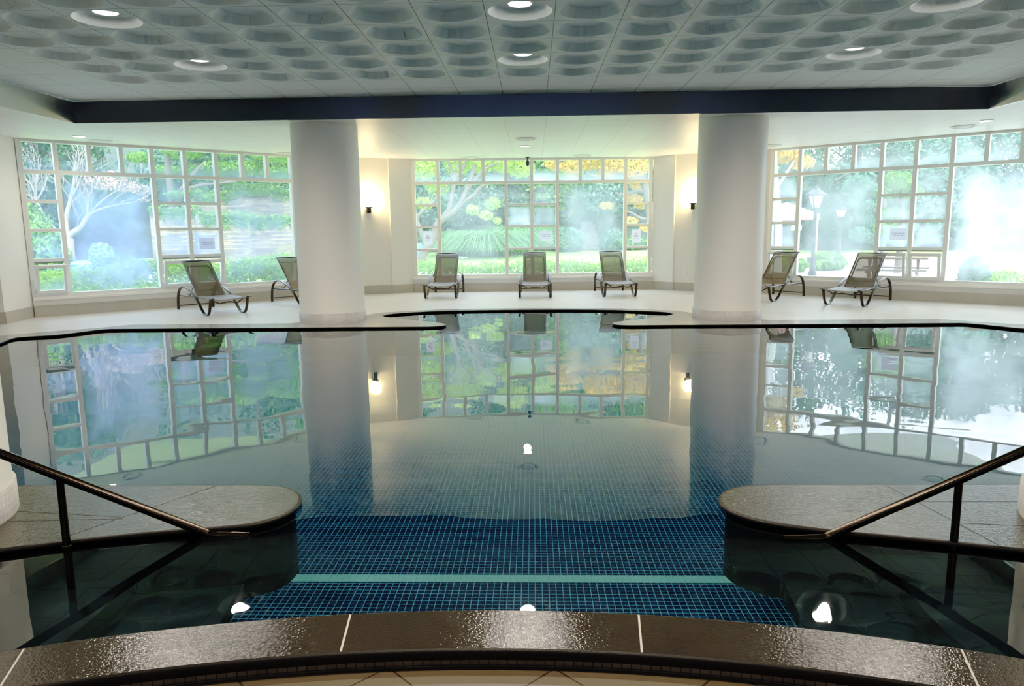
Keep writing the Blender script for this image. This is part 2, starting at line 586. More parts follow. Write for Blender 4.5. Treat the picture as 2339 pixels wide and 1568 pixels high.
MT['col_band'] = tiles('column_base_mosaic', (.36, .34, .32), (.42, .40, .37), (.26, .25, .23), .0313, .002, .4, coord='UV', bump=.2)
MT['riser'] = tiles('riser_mosaic', (.14, .10, .075), (.17, .12, .09), (.03, .022, .016), .0313, .002, .4, coord='UV', bump=.2)
MT['water'] = water_mat()
MT['rail'] = simple('rail_steel', (.032, .024, .018), .2, metal=1.0, var=.05)
MT['lamp_rim'] = simple('lamp_rim', (.85, .85, .83), .4)
MT['lens'] = emit('lamp_lens_warm', (1.0, .90, .76), 14)
MT['lens_low'] = emit('lamp_lens_neutral', (1.0, .93, .82), 14)
MT['vent'] = simple('vent_plastic', (.72, .74, .69), .45)
MT['vent_dark'] = simple('vent_grille', (.16, .17, .16), .5)
MT['bronze'] = simple('sconce_bronze', (.05, .042, .033), .4, metal=.7)
MT['shade'] = emit('sconce_glow', (1.0, .74, .33), 40)
MT['black'] = simple('black_plastic', (.012, .012, .013), .35)
MT['lounger_metal'] = simple('lounger_frame_metal', (.028, .02, .018), .28, metal=.35, var=.08)
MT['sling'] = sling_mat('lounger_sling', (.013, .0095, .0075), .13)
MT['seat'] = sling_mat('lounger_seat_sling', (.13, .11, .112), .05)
MT['paper'] = leaf_mat('notice_paper', [(.86, .86, .93), (.84, .84, .92)], trans=.55)
MT['ink'] = simple('notice_ink', (.10, .12, .24), .7)
MT['red_ink'] = simple('notice_red_ink', (.42, .08, .10), .7)
MT['pane_left'] = pane_mat('pane_glass_left', (.42, .58, 1.0))  # blue sky light on the condensation is put into its tint
MT['pane_mid'] = pane_mat('pane_glass_centre', (.72, .85, .98))
MT['pane_right'] = pane_mat('pane_glass_right', (.70, .83, 1.0))
MT['handle'] = simple('sash_handle', (.70, .71, .68), .4)
MT['outlet'] = simple('outlet_plastic', (.82, .80, .73), .4)
# garden
MT['lawn'] = simple('lawn_turf', (.30, .50, .11), .9, var=.3, vscale=9, bump=.4, bscale=60)
MT['forest'] = simple('forest_floor', (.03, .06, .035), .9, var=.4, vscale=3, bump=.5, bscale=8)
MT['paving'] = simple('garden_paving', (.62, .60, .56), .9, var=.1, vscale=3)
MT['bark'] = simple('bark', (.13, .115, .10), .9, var=.4, vscale=14, bump=.5, bscale=30)
MT['bark_pale'] = simple('bark_pale', (.34, .30, .28), .9, var=.3, vscale=14)
MT['bark_birch'] = simple('bark_white', (.62, .64, .62), .9, var=.3, vscale=8)
MT['stone'] = tiles('stacked_stone', (.40, .34, .24), (.17, .16, .145), (.13, .12, .095), .47, .006, .9, coord='UV', height=.062, offset=.37, vary=.6, bump=.6, warp=.02)
MT['rock_dark'] = simple('stair_rock', (.15, .155, .14), .9, var=.35, vscale=5, bump=.5, bscale=10)
MT['rock'] = simple('garden_rock', (.62, .59, .53), .9, var=.3, vscale=5, bump=.5, bscale=10)
MT['leaf_hedge'] = leaf_mat('hedge_leaves', [(.16, .36, .04), (.30, .56, .07), (.42, .68, .13)])
MT['leaf_green'] = leaf_mat('green_leaves', [(.05, .17, .03), (.12, .32, .05), (.24, .46, .09)])
MT['leaf_dark'] = leaf_mat('dark_leaves', [(.03, .10, .06), (.06, .16, .08), (.10, .24, .10)])
MT['leaf_lime'] = leaf_mat('lime_leaves', [(.22, .42, .07), (.38, .56, .10), (.58, .66, .14)])
MT['leaf_gold'] = leaf_mat('golden_leaves', [(.62, .40, .06), (.72, .52, .10), (.66, .34, .10), (.58, .60, .16)])
MT['leaf_pink'] = leaf_mat('pale_pink_leaves', [(.62, .44, .40), (.72, .58, .54), (.60, .36, .28)])
MT['leaf_blue'] = leaf_mat('blue_green_leaves', [(.06, .17, .12), (.12, .28, .19), (.20, .38, .25)])
MT['leaf_grass'] = leaf_mat('ornamental_grass', [(.34, .48, .16), (.55, .66, .30), (.70, .76, .44)])
MT['leaf_bamboo'] = leaf_mat('bamboo_leaves', [(.07, .22, .08), (.16, .38, .14), (.32, .54, .24)])
MT['canopy'] = striped('canopy_stripes', (.55, .16, .16), (.62, .58, .57), 5.5)
MT['lamp_black'] = simple('lamp_post_iron', (.02, .022, .024), .5)
MT['lamp_glass'] = simple('lamp_post_glass', (.82, .84, .80), .3)
MT['wood'] = simple('table_wood', (.14, .10, .07), .8, var=.2)
MT['board'] = simple('sign_board', (.86, .86, .80), .6)
MT['blue'] = simple('blue_sheet', (.12, .30, .72), .6, var=.2, vscale=8)


def set_uv(o, fn):
    me = o.data
    uv = me.uv_layers.get('UVMap') or me.uv_layers.new(name='UVMap')
    for p in me.polygons:
        for li in p.loop_indices:
            uv.data[li].uv = fn(me.vertices[me.loops[li].vertex_index].co, p)


# ------------------------------------------------------------------ plan of the room
WL0 = Vector((-8.36, 11.84)); WL1 = Vector((-4.47, 15.45))
WC0 = Vector((-2.68, 16.24)); WC1 = Vector((2.70, 16.52))
WR0 = Vector((4.84, 15.26)); WR1 = Vector((8.93, 11.86))
PL = Vector((-8.20, 10.95))
EL = Vector((-3.55, 15.80)); DL = Vector((-3.12, 15.95))
DR = Vector((3.08, 16.06)); ER = Vector((3.40, 15.86))
ROOM = [(-9.1, -5.0), (-9.1, 10.7), (PL.x - .28, 10.85), tuple(PL), tuple(WL0), tuple(WL1), tuple(EL), tuple(DL), tuple(WC0), tuple(WC1), tuple(DR), tuple(ER),
        tuple(WR0), tuple(WR1), (9.1, 11.3), (9.1, -5.0)]


def wall_seg(name, a, b, z0, z1, thick=.18, inset=0.0, mat=None, label=None, parent=None):
    a, b = Vector(a[:2]), Vector(b[:2])
    t = (b - a).normalized(); n = Vector((t.y, -t.x))      # n points into the room (room lies to the right)
    a2, b2 = a + n * inset, b + n * inset
    ao, bo = a - n * thick, b - n * thick
    mb = MB()
    vs = [(*a2, z0), (*b2, z0), (*bo, z0), (*ao, z0), (*a2, z1), (*b2, z1), (*bo, z1), (*ao, z1)]
    mb.add(vs, [(0, 1, 2, 3), (4, 7, 6, 5), (0, 4, 5, 1), (1, 5, 6, 2), (2, 6, 7, 3), (3, 7, 4, 0)])
    o = mb.build(name, mat or MT['wall'], parent)
    a0 = a
    set_uv(o, lambda co, p: ((Vector((co.x, co.y)) - a0).dot(t), co.z))
    return struct(o, label) if parent is None else o


def baseboard(name, pts, inset=.012, label=None, h=.155):
    mb = MB()
    L_ = 0; uvs = {}
    for a, b in zip(pts[:-1], pts[1:]):
        a, b = Vector(a[:2]), Vector(b[:2])
        t = (b - a).normalized(); n = Vector((t.y, -t.x))
        a2, b2 = a + n * inset, b + n * inset
        mb.add([(*a2, ZD), (*b2, ZD), (*b, ZD), (*a, ZD), (*a2, ZD + h + .03), (*b2, ZD + h + .03), (*b, ZD + h + .03), (*a, ZD + h + .03)],
               [(0, 4, 5, 1), (4, 7, 6, 5), (0, 3, 7, 4), (1, 5, 6, 2)])
    o = mb.build(name, MT['base'])
    a0 = Vector(pts[0][:2]); t = (Vector(pts[-1][:2]) - a0).normalized()
    set_uv(o, lambda co, p: ((Vector((co.x, co.y)) - a0).dot(t), co.z + .3))
    return struct(o, label)


def off(a, b, d):
    t = (b - a).normalized(); n = Vector((t.y, -t.x))
    return a + n * d, b + n * d


# walls
wall_seg('wall_left', (-9.1, -5), (-9.1, 10.7), ZN, ZL + .05, label='plain cream wall along the left side of the hall')
wall_seg('wall_left_return', (-9.1, 10.7), (PL.x - .28, 10.85), ZD - .1, ZL + .05, label='cream wall return at the left picture edge')
wall_seg('wall_left_pier', PL, WL0, ZD - .1, ZL + .05, thick=.3, label='cream pier left of the left window')
wall_seg('wall_left_reveal', (PL.x - .28, 10.85), PL, ZD - .1, ZL + .05, thick=.2)
wall_seg('wall_left_sconce', WL1, EL, ZD - .1, ZL + .05, label='cream wall behind the left column')
wall_seg('wall_left_corner', EL, DL, ZD - .1, ZL + .05, label='cream wall panel beside the left sconce')
wall_seg('wall_left_pilaster', DL, WC0, ZD - .1, ZL + .05, inset=.035, label='cream pilaster left of the middle window')
wall_seg('wall_right_pilaster', WC1, DR, ZD - .1, ZL + .05, inset=.035, label='cream pilaster right of the middle window')
wall_seg('wall_right_corner', DR, ER, ZD - .1, ZL + .05, label='cream wall panel with the outlet')
wall_seg('wall_right_sconce', ER, WR0, ZD - .1, ZL + .05, label='cream wall behind the right column')
wall_seg('wall_right_pier', WR1, (9.1, 11.3), ZD - .1, ZL + .05, label='cream pier right of the right window')
wall_seg('wall_right', (9.1, 11.3), (9.1, -5), ZN, ZL + .05, label='plain cream wall along the right side of the hall')
wall_seg('wall_back', (9.1, -5), (-9.1, -5), ZN, ZL + .05, mat=simple('back_wall_dark_tone', (.03, .034, .042), .5), label='unseen wall behind the viewpoint, toned dark')  # unseen wall, coloured dark so the steel band mirrors a dim hall
SILL_H = .285
for nm, a, b, lb in (('wall_left_parapet', WL0, WL1, 'low cream wall under the left window'),
                     ('wall_centre_parapet', WC0, WC1, 'low cream wall under the middle window'),
                     ('wall_right_parapet', WR0, WR1, 'low cream wall under the right window')):
    wall_seg(nm, a, b, ZD - .1, SILL_H, thick=.2, inset=.05, label=lb)
baseboard('baseboard_left', [PL, WL0], label='taupe tile baseboard on the left pier')
baseboard('baseboard_left_window', off(WL0, WL1, .05), label='taupe tile baseboard under the left window')
baseboard('baseboard_left_sconce', [WL1, EL], label='taupe tile baseboard behind the left column')
baseboard('baseboard_left_corner', [EL, DL], label='taupe tile baseboard beside the left sconce')
baseboard('baseboard_left_pilaster', off(DL, WC0, .035), label='taupe tile baseboard on the left pilaster')
baseboard('baseboard_centre', off(WC0, WC1, .05), label='taupe tile baseboard under the middle window')
baseboard('baseboard_right_pilaster', off(WC1, DR, .035), label='taupe tile baseboard on the right pilaster')
baseboard('baseboard_right_corner', [DR, ER], label='taupe tile baseboard under the outlet')
baseboard('baseboard_right_sconce', [ER, WR0], label='taupe tile baseboard behind the right column')
baseboard('baseboard_right_window', off(WR0, WR1, .05), label='taupe tile baseboard under the right window')
baseboard('baseboard_left_return', [(PL.x - .28, 10.85), PL])

# ------------------------------------------------------------------ ceilings
RX0, RX1, RY1, RY0 = -6.45, 6.20, 10.39, -5.0
mb = MB()
mb.add([(-9.3, RY0, ZL), (RX0, RY0, ZL), (RX0, RY1, ZL), (-9.3, RY1, ZL)], [(0, 1, 2, 3)])
mb.add([(RX1, RY0, ZL), (9.3, RY0, ZL), (9.3, RY1, ZL), (RX1, RY1, ZL)], [(0, 1, 2, 3)])
front = [(-9.3, RY1), (RX0, RY1), (RX1, RY1), (9.3, RY1), (9.3, 11.6), (9.05, 12.0), (4.95, 15.45), (3.5, 16.05), (3.2, 16.2), (2.78, 16.75), (-2.75, 16.45),
         (-3.2, 16.15), (-3.65, 16.0), (-4.55, 15.65), (-8.5, 12.0), (-9.3, 11.2)]
v, f = fill_poly([front], ZL)
mb.add(v, f)
o = mb.build('ceiling_lower', MT['ceil_low'], fix=False)
struct(o, 'pale tiled lower ceiling along the windows')
# unseen slab above everything, added to block the sun
mb = MB(); mb.box((-9.4, -5.3, 3.42), (9.4, 16.6, 3.75))
struct(mb.build('ceiling_sun_blocker', MT['wall']))

# upper ceiling with round coffers pressed into each tile
mb = MB()
X0, Y0, TS = .2010, 6.2825, .6
NSEG = 40
lights = []


def dome(cx, cy):
    h = TS / 2
    R, r, d = .278, .20, .068
    ring = []
    vs = []
    for k in range(NSEG):
        a = 2 * PI * k / NSEG
        ca, sa = math.cos(a), math.sin(a)
        m_ = h / max(abs(ca), abs(sa))
        vs.append((cx + ca * m_, cy + sa * m_, ZU))
    for k in range(NSEG):
        a = 2 * PI * k / NSEG
        vs.append((cx + R * math.cos(a), cy + R * math.sin(a), ZU))
    for k in range(NSEG):
        a = 2 * PI * k / NSEG
        vs.append((cx + r * math.cos(a), cy + r * math.sin(a), ZU + d))
    fs = []
    for j in range(2):
        for k in range(NSEG):
            k2 = (k + 1) % NSEG
            fs.append((j * NSEG + k2, j * NSEG + k, (j + 1) * NSEG + k, (j + 1) * NSEG + k2))
    fs.append(tuple(2 * NSEG + k for k in range(NSEG - 1, -1, -1)))
    mb.add(vs, fs)


def quad(x0, y0, x1, y1):
    mb.add([(x0, y0, ZU), (x0, y1, ZU), (x1, y1, ZU), (x1, y0, ZU)], [(0, 1, 2, 3)])


KX = range(-9, 8)
ROWS = list(range(-13, 5))
for k in KX:
    for r_ in ROWS:
        dome(X0 + TS * (k + .5), Y0 + TS * (r_ + .5))
xl, xr = X0 + TS * -9, X0 + TS * 8
yn, yf = Y0 + TS * ROWS[0], Y0 + TS * 5
quad(RX0, yn, xl, RY1); quad(xr, yn, RX1, RY1); quad(xl, yf, xr, RY1); quad(RX0, RY0, RX1, yn)
o = mb.build('ceiling_upper', MT['ceil_up'], fix=False)
struct(o, 'grey upper ceiling of square tiles with round recessed coffers')
# steel band around the recess
for nm, a, b, lb in (('trim_far', (RX0, RY1), (RX1, RY1), 'dark brushed steel band across the ceiling step'),
                     ('trim_left', (RX0, RY0), (RX0, RY1), 'brushed steel band at the left ceiling step'),
                     ('trim_right', (RX1, RY1), (RX1, RY0), 'brushed steel band at the right ceiling step')):
    mb = MB()
    a, b = Vector(a), Vector(b)
    t = (b - a).normalized(); n = Vector((t.y, -t.x))
    p = [a, b, b + n * .006, a + n * .006]
    mb.add([(*p[3], ZL - .004), (*p[2], ZL - .004), (*p[2], ZU - .004), (*p[3], ZU - .004), (*(a - n * .02), ZL - .004), (*(b - n * .02), ZL - .004)],
           [(0, 1, 2, 3), (0, 4, 5, 1)])
    o = mb.build(nm, MT['band'] if nm == 'trim_far' else MT['band_window_sheen'], fix=False)
    struct(o, lb)


# ------------------------------------------------------------------ columns
def column(name, x, y, ztop, zbase, label):
    root = empty(name, (x, y, zbase))
    mb = MB(); mb.lathe([(.49, .14), (.49, ztop - zbase)], n=64)
    mb.build('shaft', MT['column'], root)
    mb = MB(); mb.lathe([(.505, 0), (.505, .145), (.49, .150)], n=64)
    o = mb.build('base_band', MT['col_band'], root)
    tag(o, 'grey mosaic band at the column foot')
    set_uv(o, lambda co, p: (math.atan2(co.y, co.x) * .505 if not (p.center.x < 0 and abs(p.center.y) < .06 and co.y < 0) else (math.atan2(co.y, co.x) + 2 * PI) * .505, co.z))
    return tag(root, label, 'column', None, 'structure')


column('column', -3.10, 11.07, ZL, ZC, 'round cream column on the far pool edge, left of the middle window')
column('column', 2.93, 11.03, ZL, ZC, 'round cream column on the far pool edge, right of the middle window')
column('column', -3.03, 3.15, ZU, ZC, 'round cream column cut by the left picture edge, on the near peninsula')
column('column', 2.755, 3.13, ZU, ZC, 'round cream column cut by the right picture edge, on the near peninsula')

# ------------------------------------------------------------------ pool edge, far side
inner = [(-6.55, 4.0), (-6.62, 6.5), (-6.75, 8.6), (-6.93, 9.30), (-6.85, 9.47), (-6.52, 9.65), (-6.22, 10.16), (-6.0, 10.22)]
tongL = [(-1.50, 10.22), (-1.36, 10.27), (-1.29, 10.40), (-1.33, 10.55), (-1.50, 10.72)]
alc = [(-2.30, 11.36), (-2.45, 11.60), (-2.30, 11.90), (-1.63, 12.22), (-.8, 12.32), (-.05, 12.34), (.75, 12.30), (1.45, 12.15), (2.08, 11.86), (2.24, 11.58), (2.10, 11.32)]
tongR = [(1.36, 10.72), (1.19, 10.55), (1.15, 10.40), (1.22, 10.27), (1.36, 10.22)]
innR = [(5.85, 10.22), (6.07, 10.16), (6.40, 9.65), (6.72, 9.44), (6.80, 9.28), (6.62, 8.6), (6.5, 6.5), (6.45, 4.0)]
path = smooth_path(inner, 6) + smooth_path(tongL, 6) + smooth_path(alc, 8) + smooth_path(tongR, 6) + smooth_path(innR, 6)
outer = [(-7.15, 4.0), (-7.15, 8.9), (-7.35, 9.35), (-7.2, 9.70), (-6.40, 10.3), (-6.05, 10.68), (-3.65, 10.71)]
outA = [(-2.80, 11.5), (-2.62, 11.95), (-2.2, 12.22), (-1.43, 12.5), (-.1, 12.58), (1.42, 12.42), (2.05, 12.15), (2.44, 11.9), (2.58, 11.5)]
outR = [(3.45, 10.70), (5.95, 10.66), (6.25, 10.3), (7.05, 9.72), (7.2, 9.35), (7.0, 8.9), (7.0, 4.0)]
opath = outer + smooth_path(outA, 6) + outR
mb = MB()
v, f = fill_poly([path + opath[::-1]], ZC)
mb.add(v, f, 0)
edge_sweep(mb, path, NOSE_SHORT, mi=1, flip=-1)
edge_sweep(mb, opath, [(0, ZC), (0, ZD - .02)], mi=0, flip=1)
o = mb.build('pool_coping', [MT['coping_far'], MT['nose']], fix=False)
struct(o, 'grey granite pool edge with dark rounded nose along the far side')

# deck between coping and walls
deck_outer = [(-9.1, 3.2)] + [p for p in ROOM[1:-1]] + [(9.1, 3.2)]
deck_outer = [(-9.1, 4.0), (-9.1, 10.7), (PL.x - .28, 10.85), tuple(PL), tuple(WL0), tuple(WL1), tuple(EL), tuple(DL), tuple(WC0), tuple(WC1), tuple(DR), tuple(ER),
              tuple(WR0), tuple(WR1), (9.1, 11.3), (9.1, 4.0)]
mb = MB()
v, f = fill_poly([deck_outer + opath[::-1]], ZD)
mb.add(v, f)
o = mb.build('floor', MT['deck'], fix=False)
struct(o, 'wet pale beige tile deck along the windows')


# ------------------------------------------------------------------ near peninsulas
def arc(cx, cy, R, x0, x1, n=60):
    return [(x, cy + math.sqrt(R * R - (x - cx) ** 2)) for x in np.linspace(x0, x1, n)]


islL = [(-3.9, 2.50), (-3.2, 2.64), (-2.75, 2.79), (-2.34, 2.93), (-2.1, 3.02), (-1.76, 3.115), (-1.51, 3.165), (-1.33, 3.215), (-1.23, 3.31), (-1.20, 3.44), (-1.23, 3.57), (-1.32, 3.67), (-1.45, 3.715), (-1.7, 3.72)]
islL = smooth_path(islL, 6) + [(-2.5, 3.72), (-3.9, 3.72)]
islR = [(3.7, 2.45), (3.0, 2.62), (2.5, 2.80), (2.06, 2.95), (1.68, 3.06), (1.34, 3.145), (1.10, 3.235), (.98, 3.33), (.935, 3.45), (.965, 3.58), (1.05, 3.67), (1.18, 3.715), (1.4, 3.72)]
islR = smooth_path(islR, 6) + [(2.3, 3.72), (3.7, 3.72)]


def island(name, pth, flip, label, joints):
    mb = MB()
    v, f = fill_poly([pth], ZC)
    mb.add(v, f, 0)
    edge_sweep(mb, pth, NOSE[:-1], mi=1, flip=flip)
    o = mb.build(name, [MT['island'], MT['nose']], fix=False)
    struct(o, label)
    mw = MB()
    edge_sweep(mw, pth, [(-.02, ZC - .02), (-.02, ZP - .05)], flip=flip)
    w = mw.build('wall_cladding', MT['mosaic_wall'], o, fix=False)
    acc = [0]
    for i in range(1, len(pth)): acc.append(acc[-1] + math.dist(pth[i], pth[i - 1]))
    nv = {}
    for i in range(len(pth)):
        nv[i * 2] = acc[i]; nv[i * 2 + 1] = acc[i]
    me = w.data
    uv = me.uv_layers.new(name='UVMap')
    for p in me.polygons:
        for li in p.loop_indices:
            vi = me.loops[li].vertex_index
            uv.data[li].uv = (nv[vi], me.vertices[vi].co.z)
    tag(w, 'dark mosaic wall under the granite slab')
    mj = MB()
    for a, b in joints:
        a, b = Vector((*a, ZC + .0006)), Vector((*b, ZC + .0006))
        t = (b - a).normalized(); n = Vector((-t.y, t.x, 0)) * .0025
        mj.add([a - n, b - n, b + n, a + n], [(0, 1, 2, 3)])
    mj.build('joint', MT['nose'], o)
    return o


island('pool_peninsula', islL, -1, 'wet dark granite peninsula slab reaching in from the left', [((-1.72, 3.72), (-2.16, 3.0)), ((-2.62, 3.36), (-2.0, 3.28)), ((-2.9, 3.2), (-1.98, 3.26))])
island('pool_peninsula', islR, 1, 'wet dark granite peninsula slab reaching in from the right', [((1.85, 3.72), (1.98, 2.97)), ((1.86, 3.48), (3.2, 3.48)), ((1.92, 3.22), (3.0, 3.1))])

# ------------------------------------------------------------------ near curb, arched
CX, CYO = -.115, 2.42 - 5.0
far = arc(CX, CYO, 5.0, -3.6, 3.4, 90)
near = arc(CX, CYO, 4.765, -3.5, 3.3, 90)
mb = MB()
v = [(*p, ZC + .002) for p in far] + [(*p, ZC + .002) for p in near]
n_ = len(far)
mb.add(v, [(i, i + 1, n_ + i + 1, n_ + i) for i in range(n_ - 1)], 0)
edge_sweep(mb, far, [(0, ZC + .002), (.006, ZC - .0), (.012, ZC - .006), (.012, ZC - .026), (-.02, ZC - .03), (-.02, -.42)], mi=1, flip=1)
edge_sweep(mb, near, [(0, ZC + .002), (.006, ZC - .001), (.010, ZC - .006), (.010, ZC - .034), (-.025, ZC - .034)], mi=1, flip=-1)
o = mb.build('pool_kerb', [MT['curb'], MT['nose']], fix=False)
struct(o, 'raised dark granite kerb curving across the foreground')
mb = MB()
edge_sweep(mb, near, [(-.025, ZC - .03), (-.025, ZN - .01)], flip=-1)
w = mb.build('riser', MT['riser'], o, fix=False)
set_uv(w, lambda co, p: ((co.x) * 1.0, co.z))
tag(w, 'brown mosaic riser under the granite')
mb = MB()
for xa in (-1.69, -.66, .365, 1.37):
    pa = Vector((xa, CYO + math.sqrt(25 - (xa - CX) ** 2) - .002, ZC + .0026))
    xb = CX + (xa - CX) * .953
    pb = Vector((xb, CYO + math.sqrt(4.765 ** 2 - (xb - CX) ** 2) + .002, ZC + .0026))
    n = Vector((.0035, 0, 0))
    mb.add([pa - n, pb - n, pb + n, pa + n], [(0, 1, 2, 3)])
j = mb.build('joint', simple('joint_mortar', (.34, .30, .26), .8), o)
tag(j, 'pale mortar joints between the kerb stones')

# near floor
mb = MB()
v, f = fill_poly([arc(CX, CYO, 4.81, -3.5, 3.3, 90)[::-1] + [(-3.5, -5), (3.3, -5)]], ZN)
mb.add(v, f)
mb.add([(-9.1, -5, ZN), (-3.5, -5, ZN), (-3.5, 1.6, ZN), (-9.1, 1.6, ZN)], [(0, 1, 2, 3)])
mb.add([(3.3, -5, ZN), (9.1, -5, ZN), (9.1, 1.6, ZN), (3.3, 1.6, ZN)], [(0, 1, 2, 3)])
o = mb.build('floor_near', MT['near_floor'], fix=False)
struct(o, 'brown floor tiles laid on the diagonal at the bottom picture edge')
# side decks that carry the peninsulas
for nm, x0, x1 in (('floor_left', -9.1, -3.6), ('floor_right', 3.4, 9.1)):
    mb = MB(); mb.box((x0, 1.6, -.47), (x1, 4.0, ZC - .002))
    struct(mb.build(nm, MT['near_floor']), 'beige tile deck beside the pool, ' + ('left' if x0 < 0 else 'right') + ' of the entry')

# ------------------------------------------------------------------ pool basin
mb = MB()
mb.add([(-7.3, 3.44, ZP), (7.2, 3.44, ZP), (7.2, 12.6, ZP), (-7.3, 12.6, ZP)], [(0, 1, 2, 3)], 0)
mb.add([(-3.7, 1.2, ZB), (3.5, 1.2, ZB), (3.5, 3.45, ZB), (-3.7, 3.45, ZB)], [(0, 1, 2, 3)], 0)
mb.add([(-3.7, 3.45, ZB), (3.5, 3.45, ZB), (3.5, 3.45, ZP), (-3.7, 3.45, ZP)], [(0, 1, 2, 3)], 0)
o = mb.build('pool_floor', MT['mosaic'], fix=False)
struct(o, 'blue mosaic pool floor with pale grid joints')
mb = MB(); mb.box((-1.6, 3.375, ZB - .001), (1.4, 3.451, ZB + .0015))
struct(mb.build('pool_step_strip', MT['strip']), 'pale green mosaic strip marking the step in the pool')


def stair(name, side, label):
    root = empty(name, (0, 0, 0))
    for (x, z) in ((1.24, -.33), (1.72, -.24), (2.2, -.15)):
        pts = [(x + .05, 2.36), (x + .015, 2.55), (x, 2.8), (x + .03, 3.06), (x + .05, 3.3)]
        pts = smooth_path(pts, 6)
        pth = [(CX + side * p[0], p[1]) for p in pts]
        xo = CX + side * 3.5
        loop = pth + [(xo, 3.3), (xo, 1.3), (CX + side * 2.4, 1.3)]
        mb = MB()
        v, f = fill_poly([loop], z)
        mb.add(v, f)
        edge_sweep(mb, pth, [(0, z), (0, ZB - .01)])
        mb.build('step', MT['step'], root)
    return tag(root, label, 'stairs', None, 'structure')


stair('pool_stairs', -1, 'dark stone steps under the water by the left handrail')
stair('pool_stairs', 1, 'dark stone steps under the water by the right handrail')

# water
wp = path + [(6.45, 3.9), (3.6, 3.9), (3.6, 1.5), (3.38, 1.46)] + [(p[0], p[1] - .006) for p in far[::-1]] + [(-3.7, 1.5), (-3.7, 3.9), (-6.55, 3.9)]
v, f = fill_poly([wp], ZW)
mb = MB(); mb.add(v, f)
o = mb.build('pool_water', MT['water'], fix=False)
tag(o, 'still clear pool water mirroring the windows', 'water', None, 'structure')


# ------------------------------------------------------------------ handrails
def handrail(E, P, zrail, label, side):
    E, P = Vector(E), Vector(P)
    root = empty('handrail', (P.x, P.y, ZW))
    tag(root, label, 'handrail')
    inv = Matrix.Translation(-root.location)
    d = Vector((P.x - E.x, P.y - E.y, zrail - E.z))
    far_ = E + d * 2.5
    tip = Vector((E.x - side * -.0, E.y, E.z))
    end = E + Vector((-side * .20, 0, -.016))
    pts = [far_ + Vector((0, 0, -.0)), E + d * .1, E + d * .03, E + Vector((-side * .03, 0, -.009)), end]
    mb = MB(); mb.tube([inv @ p for p in smooth_path([tuple(q) for q in pts], 6) and [Vector(q) for q in smooth_path([tuple(q) for q in pts], 6)]], .0205, 16)
    mb.build('rail', MT['rail'], root)
    for t in (1.0, 2.35):
        q = E + d * t
        mb = MB(); mb.tube([inv @ Vector((q.x, q.y, -.28)), inv @ Vector((q.x, q.y, q.z - .01))], .0165, 14)
        mb.build('post', MT['rail'], root)
        mb = MB(); mb.lathe([(.0165, .004), (.021, .004), (.021, -.004), (.0165, -.004)], tuple(inv @ Vector((q.x, q.y, ZW + .012))), 16)
        mb.build('post_ring', MT['rail'], root)
    return root


handrail((-1.525, 3.150, -.045), (-2.088, 2.998, 0), .285, 'dark steel handrail sloping into the water at the left peninsula', -1)
handrail((1.318, 3.125, -.045), (1.816, 3.026, 0), .258, 'dark steel handrail sloping into the water at the right peninsula', 1)

# ------------------------------------------------------------------ windows
SX = [.02, .565, 1.06, 1.56, 2.06, 2.625, 3.195, 3.70, 4.20, 4.71, 5.27]
ZR = [.355, .915, 1.41, 1.885, 2.365, 2.862]


